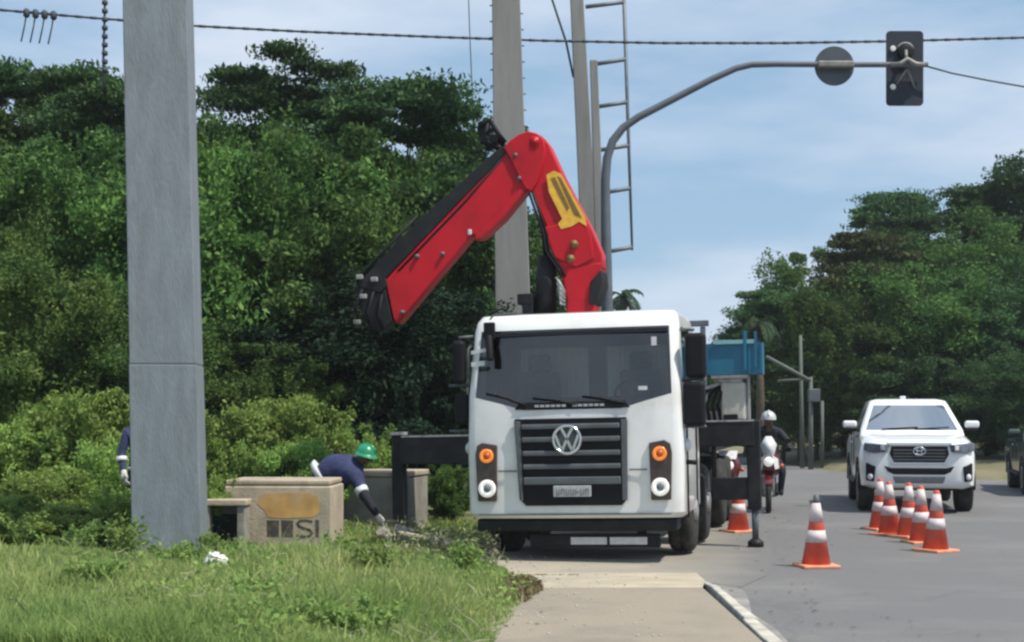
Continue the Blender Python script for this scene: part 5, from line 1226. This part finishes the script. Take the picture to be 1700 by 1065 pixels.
b = MB(); b.box((0, -Dc / 2 - 0.02, Hc + 0.012), (Wc - 0.2, 0.06, 0.05)); b.box((0, 0.03, Hc + 0.02), (Wc - 0.2, Dc - 0.05, 0.03)); b.build('lid', M['tealtop'], cr)
b = MB(); b.box((0.14, -Dc / 2 - 0.03, Hc - 0.1), (0.04, 0.05, 0.5)); b.box((0.27, -Dc / 2 - 0.02, Hc - 0.09), (0.03, 0.04, 0.46)); b.build('latch', M['teal'], cr)

# ------------------------------------------------------------------ pickup and car
def make_pickup(label, loc, rz, paint, sc=1.0):
    t = thing('pickup_truck', label, 'pickup', loc, (0, 0, rz)); t.scale = (sc, sc, sc)
    st = [(0.00, 0.66, 0.50, 1.02), (0.03, 0.76, 0.44, 1.08), (0.12, 0.86, 0.40, 1.125), (0.30, 0.915, 0.38, 1.15), (0.60, 0.93, 0.40, 1.19), (1.28, 0.93, 0.42, 1.265), (1.60, 0.93, 0.42, 1.235), (3.45, 0.93, 0.42, 1.22), (5.20, 0.92, 0.50, 1.22), (5.28, 0.90, 0.55, 1.20)]
    rings = []
    for y, w_, zb, zt in st:
        h = zt - zb
        half = [(0.80 * w_, zb), (0.98 * w_, zb + 0.05), (w_, zb + 0.40 * h), (0.99 * w_, zb + 0.72 * h), (0.955 * w_, zt - 0.075), (0.86 * w_, zt - 0.012), (0.72 * w_, zt + 0.014), (0.5 * w_, zt + 0.004), (0.0, zt + 0.012)]
        rings.append([(x, y, z) for x, z in half] + [(-x, y, z) for x, z in half[-2::-1]])
    b = MB(); b.loft(rings); o = b.build('body', paint, t); o.data.set_sharp_from_angle(angle=R(38))
    spec = [(1.20, 0.875, 1.18, 3.46, 0.09), (1.30, 0.86, 1.30, 3.46, 0.09), (1.715, 0.69, 1.98, 3.30, 0.09), (1.79, 0.655, 2.10, 3.24, 0.10), (1.825, 0.52, 2.35, 3.05, 0.10)]
    lv = []
    for z, w_, yf, yb, r_ in spec:
        p, tg = outline_pts(w_, yf, yb, r_, (0, 0.06, 0.50, 0.56, 0.93, 1.0), (lambda x, y, z=z: z), nf=8, bow=0.07); lv.append(p)
    holes = {(1, 'F%d' % i): 'windscreen' for i in range(8)}
    for k in ('R1', 'L1', 'R3', 'L3'): holes[(1, k)] = k
    body, gl = shell(lv, holes, tg); o = body.build('roof', paint, t); o.data.set_sharp_from_angle(angle=R(30))
    gl['windscreen'].build('windscreen', M['carglass'], t, recalc=False)
    for k in ('R1', 'L1', 'R3', 'L3'): gl[k].build('side_window', M['sideglass'], t, recalc=False)
    b = MB(); b.box((0, 2.35, 1.24), (1.5, 1.9, 0.05)); b.box((0, 1.55, 1.26), (1.4, 0.25, 0.08)); b.box((0, 3.22, 1.45), (1.25, 0.05, 0.4)); b.build('cabin_floor', M['interior'], t)
    for x in (-0.38, 0.38):
        b = MB(); b.box((x, 2.45, 1.42), (0.42, 0.12, 0.42)); b.box((x, 2.46, 1.66), (0.22, 0.08, 0.12)); b.build('seat', M['seat'], t, bevel=0.03)
    b = MB(); b.prism([(-0.44, 1.055), (0.44, 1.055), (0.47, 0.94), (0.40, 0.81), (-0.40, 0.81), (-0.47, 0.94)], -0.02, 0.06); g_ = b.build('grille', M['black'], t, bevel=0.015)
    for z in (1.0, 0.95, 0.90, 0.85): 
        b = MB(); b.box((0, -0.027, z), (0.82, 0.012, 0.018)); b.build('grille_slat', M['darkgrey'], g_)
    b = MB(); b.prism([(-0.52, 1.115), (0.52, 1.115), (0.47, 1.06), (-0.47, 1.06)], -0.026, 0.05); b.prism([(-0.46, 0.80), (0.46, 0.80), (0.42, 0.775), (-0.42, 0.775)], -0.022, 0.06); b.build('chrome_trim', M['chrome'], g_, bevel=0.008)
    b = MB(); n = 28
    for rx, rz_, cz in ((0.095, 0.065, 0.985), (0.040, 0.062, 0.985), (0.066, 0.026, 1.012)):
        b.tube([(rx * math.cos(2 * math.pi * k / n), -0.036, cz + rz_ * math.sin(2 * math.pi * k / n)) for k in range(n + 1)], 0.010, 6, caps=False)
    b.build('badge', M['chrome'], g_, recalc=False)
    b = MB(); b.prism([(-0.56, 0.755), (-0.44, 0.72), (0.44, 0.72), (0.56, 0.755), (0.50, 0.66), (0.40, 0.615), (-0.40, 0.615), (-0.50, 0.66)], -0.010, 0.08); b.build('lower_intake', M['black'], t, bevel=0.012)
    b = MB(); b.prism([(-0.42, 0.59), (0.42, 0.59), (0.38, 0.48), (-0.38, 0.48)], -0.012, 0.10); b.build('skid_plate', M['darkgrey'], t, bevel=0.012)
    for s in (-1, 1):
        Mx = Matrix.Translation((s * 0.685, 0.012, 0)) @ Matrix.Rotation(s * R(27), 4, 'Z')
        b = MB(); b.prism([(s * -0.19, 1.085), (s * 0.20, 1.115), (s * 0.21, 0.99), (s * 0.05, 0.945), (s * -0.17, 0.965)], -0.03, 0.12, M=Mx); hl = b.build('headlight', M['headglass'], t, bevel=0.015)
        b = MB(); b.box((s * -0.13, -0.035, 1.035), (0.07, 0.012, 0.07), Mx); b.build('lamp', M['tape'], hl, bevel=0.01)
        Mx = Matrix.Translation((s * 0.755, 0.03, 0)) @ Matrix.Rotation(s * R(32), 4, 'Z')
        b = MB(); b.prism([(s * -0.07, 0.74), (s * 0.10, 0.80), (s * 0.10, 0.52), (s * -0.04, 0.50)], -0.022, 0.10, M=Mx); fl = b.build('fog_recess', M['black'], t, bevel=0.015)
        b = MB(); b.lathe([(0.05, -0.03), (0.045, -0.045), (0.01, -0.05)], 14, (0, 0, 0), 'y'); 
        b.v = [tuple(Mx @ (Vector(p) + Vector((s * 0.01, 0, 0.58)))) for p in b.v]; b.build('fog_lamp', M['tape'], fl)
        b = MB(); b.box((s * 1.03, 1.62, 1.395), (0.24, 0.12, 0.12)); mo = b.build('mirror', paint, t, bevel=0.04, seg=3)
        b = MB(); b.box((s * 1.02, 1.62, 1.305), (0.22, 0.11, 0.06)); b.tube([(s * 0.86, 1.60, 1.29), (s * 0.98, 1.62, 1.31)], 0.03, 6); b.build('mirror_base', M['black'], mo, bevel=0.015)
        for y_ in (0.95, 4.10):
            b = MB(); b.lathe([(0.24, -0.13), (0.36, -0.13), (0.395, -0.09), (0.395, 0.09), (0.36, 0.13), (0.24, 0.13)], 30, (s * 0.80, y_, 0.385), 'x'); wh = b.build('wheel', M['rubber'], t)
            b = MB(); b.lathe([(0.25, s * 0.12), (0.24, s * 0.135), (0.10, s * 0.11), (0.05, s * 0.13)], 24, (s * 0.80, y_, 0.385), 'x'); b.build('rim', M['steelrim'], wh)
            b = MB(); rings = []
            for a in range(-5, 186, 10):
                c_, s_ = math.cos(R(a)), math.sin(R(a)); rings.append([(s * 0.80, y_ + 0.47 * c_, 0.40 + 0.47 * s_), (s * 0.948, y_ + 0.47 * c_, 0.40 + 0.47 * s_), (s * 0.948, y_ + 0.41 * c_, 0.40 + 0.41 * s_), (s * 0.80, y_ + 0.41 * c_, 0.40 + 0.41 * s_)])
            b.loft(rings, smooth=False); b.build('wheel_arch', M['black'], t)
        b = MB(); b.box((s * 0.932, 2.2, 0.98), (0.012, 0.012, 0.5)); b.box((s * 0.932, 3.0, 0.98), (0.012, 0.012, 0.5)); b.box((s * 0.935, 2.6, 0.44), (0.06, 2.0, 0.06)); b.build('side_trim', M['black'], t)
        b = MB(); b.box((s * 0.945, 2.9, 1.08), (0.03, 0.16, 0.035)); b.build('door_handle', M['chrome'], t, bevel=0.008)
    for x0, x1 in ((-0.5, 0.1), (0.05, 0.62)):
        b = MB(); b.tube([(x0, 1.325, 1.315), (x1, 1.36, 1.345)], 0.012, 5); b.build('wiper', M['black'], t, recalc=False)
    b = MB(); b.box((-0.06, 2.55, 1.85), (0.10, 0.22, 0.05)); b.build('roof_antenna', paint, t, bevel=0.015)
    b = MB(); b.box((0, 4.35, 1.232), (1.6, 1.6, 0.02)); b.build('bed_hollow_paint', M['black'], t)  # flat black panel painting the shaded hollow of the open bed
    b = MB(); b.box((0, 2.4, 0.48), (1.3, 4.4, 0.2)); b.tube([(-0.75, 0.95, 0.385), (0.75, 0.95, 0.385)], 0.06, 8); b.build('chassis', M['blackpart'], t)
    return t
D0 = 24.3
pk = make_pickup('white pickup approaching on the road behind the row of cones', (PX(1526, D0), D0, 0), R(-10.5), M['whitecar'], 1.03); pk.scale = (1.03, 1.03, 1.075)
gc = copy_tree(pk); gc.location = (PX(1697, 29.0) + 1.12, 29.2, 0); gc.scale = (0.98, 0.98, 0.94); gc.rotation_euler = (0, 0, R(-14)); gc.name = 'pickup_truck'
tag(gc, 'dark green vehicle cut off by the right edge of the photo', 'car')
for c in gc.children_recursive:
    if c.type == 'MESH' and c.data.materials and c.data.materials[0] == M['whitecar']:
        c.material_slots[0].link = 'OBJECT'; c.material_slots[0].material = M['greencar']

# ------------------------------------------------------------------ motorcycles
def make_bike(label, loc, rz, fairing):
    t = thing('motorcycle', label, 'motorcycle', loc, (0, 0, rz))
    for y_ in (0.0, 1.28):
        b = MB(); n = 30; b.tube([(0, y_ + 0.26 * math.cos(2 * math.pi * k / n), 0.30 + 0.26 * math.sin(2 * math.pi * k / n)) for k in range(n + 1)], 0.05, 8, caps=False); wh = b.build('wheel', M['rubber'], t, recalc=False)
        b = MB(); b.lathe([(0.05, -0.06), (0.05, 0.06)], 12, (0, y_, 0.30), 'x')
        for k in range(6): a = 2 * math.pi * k / 6; b.tube([(0, y_, 0.3), (0, y_ + 0.22 * math.cos(a), 0.3 + 0.22 * math.sin(a))], 0.014, 5)
        b.build('rim', M['steelrim'], wh, recalc=False)
    b = MB()
    for s in (-1, 1): b.tube([(s * 0.075, 0.0, 0.30), (s * 0.085, 0.16, 0.70), (s * 0.085, 0.22, 0.92)], 0.025, 8)
    b.build('fork', M['steelrim'], t, recalc=False)
    b = MB(); b.loft([[(x, y, z) for x, y, z in ((-0.07, -0.26, 0.50), (0.07, -0.26, 0.50), (0.07, -0.24, 0.53), (-0.07, -0.24, 0.53))], [(-0.075, 0.0, 0.60), (0.075, 0.0, 0.60), (0.06, 0.0, 0.645), (-0.06, 0.0, 0.645)], [(-0.07, 0.22, 0.50), (0.07, 0.22, 0.50), (0.07, 0.24, 0.53), (-0.07, 0.24, 0.53)]]); b.build('front_fender', fairing, t)
    b = MB(); b.loft([[(-0.10, -0.02, 0.72), (0.10, -0.02, 0.72), (0.14, -0.02, 0.86), (0.10, -0.01, 1.0), (-0.10, -0.01, 1.0), (-0.14, -0.02, 0.86)], [(-0.15, 0.12, 0.66), (0.15, 0.12, 0.66), (0.21, 0.12, 0.86), (0.12, 0.12, 1.08), (-0.12, 0.12, 1.08), (-0.21, 0.12, 0.86)], [(-0.15, 0.30, 0.62), (0.15, 0.30, 0.62), (0.22, 0.30, 0.82), (0.12, 0.25, 1.0), (-0.12, 0.25, 1.0), (-0.22, 0.30, 0.82)]]); b.build('fairing', fairing, t, bevel=0.02)
    b = MB(); b.lathe([(0.085, -0.02), (0.08, -0.05), (0.03, -0.065)], 18, (0, 0, 0.87), 'y'); b.build('headlight', M['lampwhite'], t)
    for s in (-1, 1):
        b = MB(); b.lathe([(0.035, -0.01), (0.03, -0.04)], 12, (s * 0.22, 0.08, 0.80), 'y'); b.build('indicator', M['ambercore'], t)
    b = MB(); b.tube([(-0.36, 0.36, 1.06), (-0.20, 0.26, 1.04), (0, 0.24, 1.0), (0.20, 0.26, 1.04), (0.36, 0.36, 1.06)], 0.016, 7)
    for s in (-1, 1): b.tube([(s * 0.24, 0.28, 1.04), (s * 0.30, 0.26, 1.20)], 0.008, 5); b.box((s * 0.32, 0.26, 1.22), (0.12, 0.03, 0.07))
    b.build('handlebar', M['black'], t, recalc=False)
    b = MB(); b.loft([[(-0.11, 0.38, 0.70), (0.11, 0.38, 0.70), (0.14, 0.38, 0.84), (0.07, 0.38, 0.93), (-0.07, 0.38, 0.93), (-0.14, 0.38, 0.84)], [(-0.11, 0.72, 0.68), (0.11, 0.72, 0.68), (0.12, 0.72, 0.78), (0.06, 0.72, 0.83), (-0.06, 0.72, 0.83), (-0.12, 0.72, 0.78)]]); b.build('tank', fairing, t, bevel=0.03)
    b = MB(); b.box((0, 1.02, 0.78), (0.24, 0.66, 0.09)); b.build('seat', M['black'], t, bevel=0.03)
    b = MB(); b.box((0, 0.62, 0.42), (0.26, 0.42, 0.34)); b.tube([(0.14, 0.5, 0.3), (0.16, 1.0, 0.3), (0.18, 1.5, 0.42)], 0.045, 8); b.tube([(0, 0.24, 0.95), (0, 0.5, 0.66), (0, 0.9, 0.62), (0, 1.28, 0.30)], 0.04, 7); b.build('engine', M['blackpart'], t, bevel=0.02)
    b = MB(); b.box((0, 1.40, 0.70), (0.16, 0.30, 0.10)); b.build('tail', fairing, t, bevel=0.03)
    return t
D0 = 24.6; bp_ = Vector((PX(1276, D0), D0, 0))
bk1 = make_bike('red and white motorcycle ridden right of the stabiliser leg', bp_, R(-10), M['bikered'])
b = MB(); b.loft([[(-0.08, -0.035, 0.95), (0.08, -0.035, 0.95), (0.08, -0.03, 0.96), (-0.08, -0.03, 0.96)], [(-0.14, 0.06, 1.16), (0.14, 0.06, 1.16), (0.13, 0.08, 1.17), (-0.13, 0.08, 1.17)], [(-0.05, 0.16, 1.30), (0.05, 0.16, 1.30), (0.05, 0.17, 1.30), (-0.05, 0.17, 1.30)]]); b.build('wind_shield', M['tape'], bk1)
b = MB()
for s in (-1, 1): b.prism3([(s * 0.06, -0.03, 0.98), (s * 0.16, 0.02, 0.92), (s * 0.18, 0.05, 0.76), (s * 0.11, -0.03, 0.74)], (0, -0.02, 0))
b.build('fairing_panel', M['white'], bk1)
rd = thing('person', 'rider in white helmet sitting on the red motorcycle', 'person', bp_, (0, 0, R(-10)))
J = {'pelvis': (Vector((0, 1.0, 0.92)), 0.14), 'spine': (Vector((0, 0.94, 1.12)), 0.135), 'chest': (Vector((0, 0.84, 1.32)), (0.165, 0.13)), 'neck': (Vector((0, 0.79, 1.47)), 0.06), 'head': (Vector((0, 0.75, 1.56)), 0.09), 'crown': (Vector((0, 0.74, 1.66)), 0.085)}
for s, n in ((1, 'r'), (-1, 'l')):
    J['sh_' + n] = (Vector((s * 0.19, 0.82, 1.37)), 0.075); J['el_' + n] = (Vector((s * 0.36, 0.66, 1.18)), 0.052); J['wr_' + n] = (Vector((s * 0.34, 0.42, 1.10)), 0.036)
    J['hip_' + n] = (Vector((s * 0.12, 0.94, 0.86)), 0.10); J['kn_' + n] = (Vector((s * 0.24, 0.58, 0.72)), 0.075); J['an_' + n] = (Vector((s * 0.21, 0.72, 0.34)), 0.05); J['toe_' + n] = (Vector((s * 0.22, 0.58, 0.28)), 0.04)
skin_body('body', J, BN, [M['trouser'], M['skin'], M['trouser'], M['black']], lambda bn: 1 if bn[1] in ('neck', 'head', 'crown') else (3 if bn[1].startswith('toe') else 0), rd)
for s in (1, -1): hand(rd, (s * 0.34, 0.42, 1.10), (0.05 * s, -1, -0.35), (s, 0, 0), M['black'])
helmet(rd, (0, 0.745, 1.60), (0, 0, 1), (0, -1, 0), M['whitehelmet'], 0.145, False, 'helmet')
D0 = 22.8
bk2 = make_bike('motorcycle standing behind the stabiliser beam of the crane truck', (PX(1209, D0), D0, 0), R(-6), M['bikered'])
b = MB(); b.prism3([(-0.12, -0.04, 0.97), (0.12, -0.04, 0.97), (0.15, 0.05, 1.10), (-0.15, 0.05, 1.10)], (0, -0.02, 0)); b.prism3([(-0.19, 0.0, 0.72), (-0.10, -0.05, 0.72), (-0.08, -0.05, 0.60), (-0.14, 0.0, 0.58)], (0, -0.02, 0)); b.build('fairing_panel', M['tape'], bk2)

# ------------------------------------------------------------------ traffic cones
def make_cone(label, loc, group=None, tip=False):
    t = thing('traffic_cone', label, 'traffic cone', loc, group=group)
    b = MB(); rr0 = lambda z: 0.158 - 0.122 * (z - 0.03) / 0.70
    b.lathe([(rr0(0.03), 0.03), (rr0(0.73), 0.73), (rr0(0.75) * 0.8, 0.745)], 28); b.build('cone_body', M['cone'], t)
    b = MB(); b.box((0, 0, 0.018), (0.41, 0.41, 0.036)); b.build('base', M['conefoot'], t, bevel=0.01)
    for z0, z1 in ((0.275, 0.405), (0.50, 0.70)):
        b = MB(); b.lathe([(rr0(z0) + 0.004, z0), (rr0(z1) + 0.004, z1)], 28); b.build('reflective_band', M['coneband'], t)
    if tip:
        b = MB(); b.lathe([(0.042, 0.705), (0.036, 0.735), (0.030, 0.785), (0.018, 0.79)], 16); b.build('tip', M['darkgrey'], t)
    return t
D0 = GD(941); c0 = make_cone('nearest orange and white cone standing alone on the asphalt', (PX(1355, D0), D0, 0), 'traffic cones around the work site', True); c0.rotation_euler = (0, 0, R(8))
proto = None
for px, py, lab in ((1553, 915, 'front cone of the row before the pickup, nearest the camera'), (1530, 901, 'second cone from the front in the row before the pickup'), (1508, 892, 'middle cone of the row before the pickup'), (1477, 888, 'fourth cone from the front in the row before the pickup'), (1461, 879, 'leftmost and farthest cone of the row before the pickup'), (1226, 883, 'cone standing behind the right stabiliser leg of the truck')):
    D0 = GD(py)
    if proto is None: proto = t = make_cone(lab, (PX(px, D0), D0, 0), 'traffic cones around the work site')
    else: t = copy_tree(proto); t.location = (PX(px, D0), D0, 0); tag(t, lab)
    t.rotation_euler = (R((px % 7) - 3) * 0.35, R((px % 5) - 2) * 0.6, R(px % 40))

# a few pebbles and scraps on the sidewalk and shoulder
rng = np.random.default_rng(77); V = []; Q = []
for i in range(170):
    y = rng.uniform(10, 17.5); x = edge_x(y) + abs(rng.normal()) * 0.7
    if x > 1.6 or y > 17: continue
    z = 0.10 if y < 13.7 else (0.10 - 0.092 * min(1, (y - 13.75) / 1.3)); s = rng.uniform(0.004, 0.013)
    o_ = len(V); pts = [(1, 0, 0), (-1, 0, 0), (0, 1, 0), (0, -1, 0), (0, 0, .8), (0, 0, -.8)]
    V += [(x + p[0] * s * rng.uniform(.6, 1.3), y + p[1] * s * rng.uniform(.6, 1.3), z + 0.004 + p[2] * s) for p in pts]
    Q += [(o_ + a, o_ + b_, o_ + c) for a, b_, c in ((0, 2, 4), (2, 1, 4), (1, 3, 4), (3, 0, 4), (2, 0, 5), (1, 2, 5), (3, 1, 5), (0, 3, 5))]
Vl = []; Ql = []
for i in range(260):
    y = rng.uniform(10.2, 26); x = rng.uniform(1.95, 2.6) + 0.16 * max(0, y - 14) + abs(rng.normal()) * 0.5 if i % 3 else edge_x(min(y, 14)) + abs(rng.normal()) * 0.35
    if i % 3 == 0: y = min(y, 14)
    z = (0.104 if y < 13.0 else 0.11) if i % 3 == 0 else 0.012
    a = rng.uniform(0, 6.28); s_ = rng.uniform(0.012, 0.035); c_, d_ = math.cos(a) * s_, math.sin(a) * s_; o_ = len(Vl)
    Vl += [(x - c_, y - d_, z), (x + d_ * .4, y - c_ * .4, z + s_ * .3), (x + c_, y + d_, z + s_ * .15), (x - d_ * .4, y + c_ * .4, z + s_ * .1)]; Ql.append((o_, o_ + 1, o_ + 2, o_ + 3))
tag(np_mesh('leaf_litter', np.array(Vl), np.array(Ql), M['deadweed']), 'dry fallen leaves along the gutter and the sidewalk edge', 'leaf litter', kind='stuff')
tag(np_mesh('gravel', np.array(V), np.array(Q), M['kerb'], k=3), 'loose gravel crumbs along the sidewalk edge', 'gravel', kind='stuff')
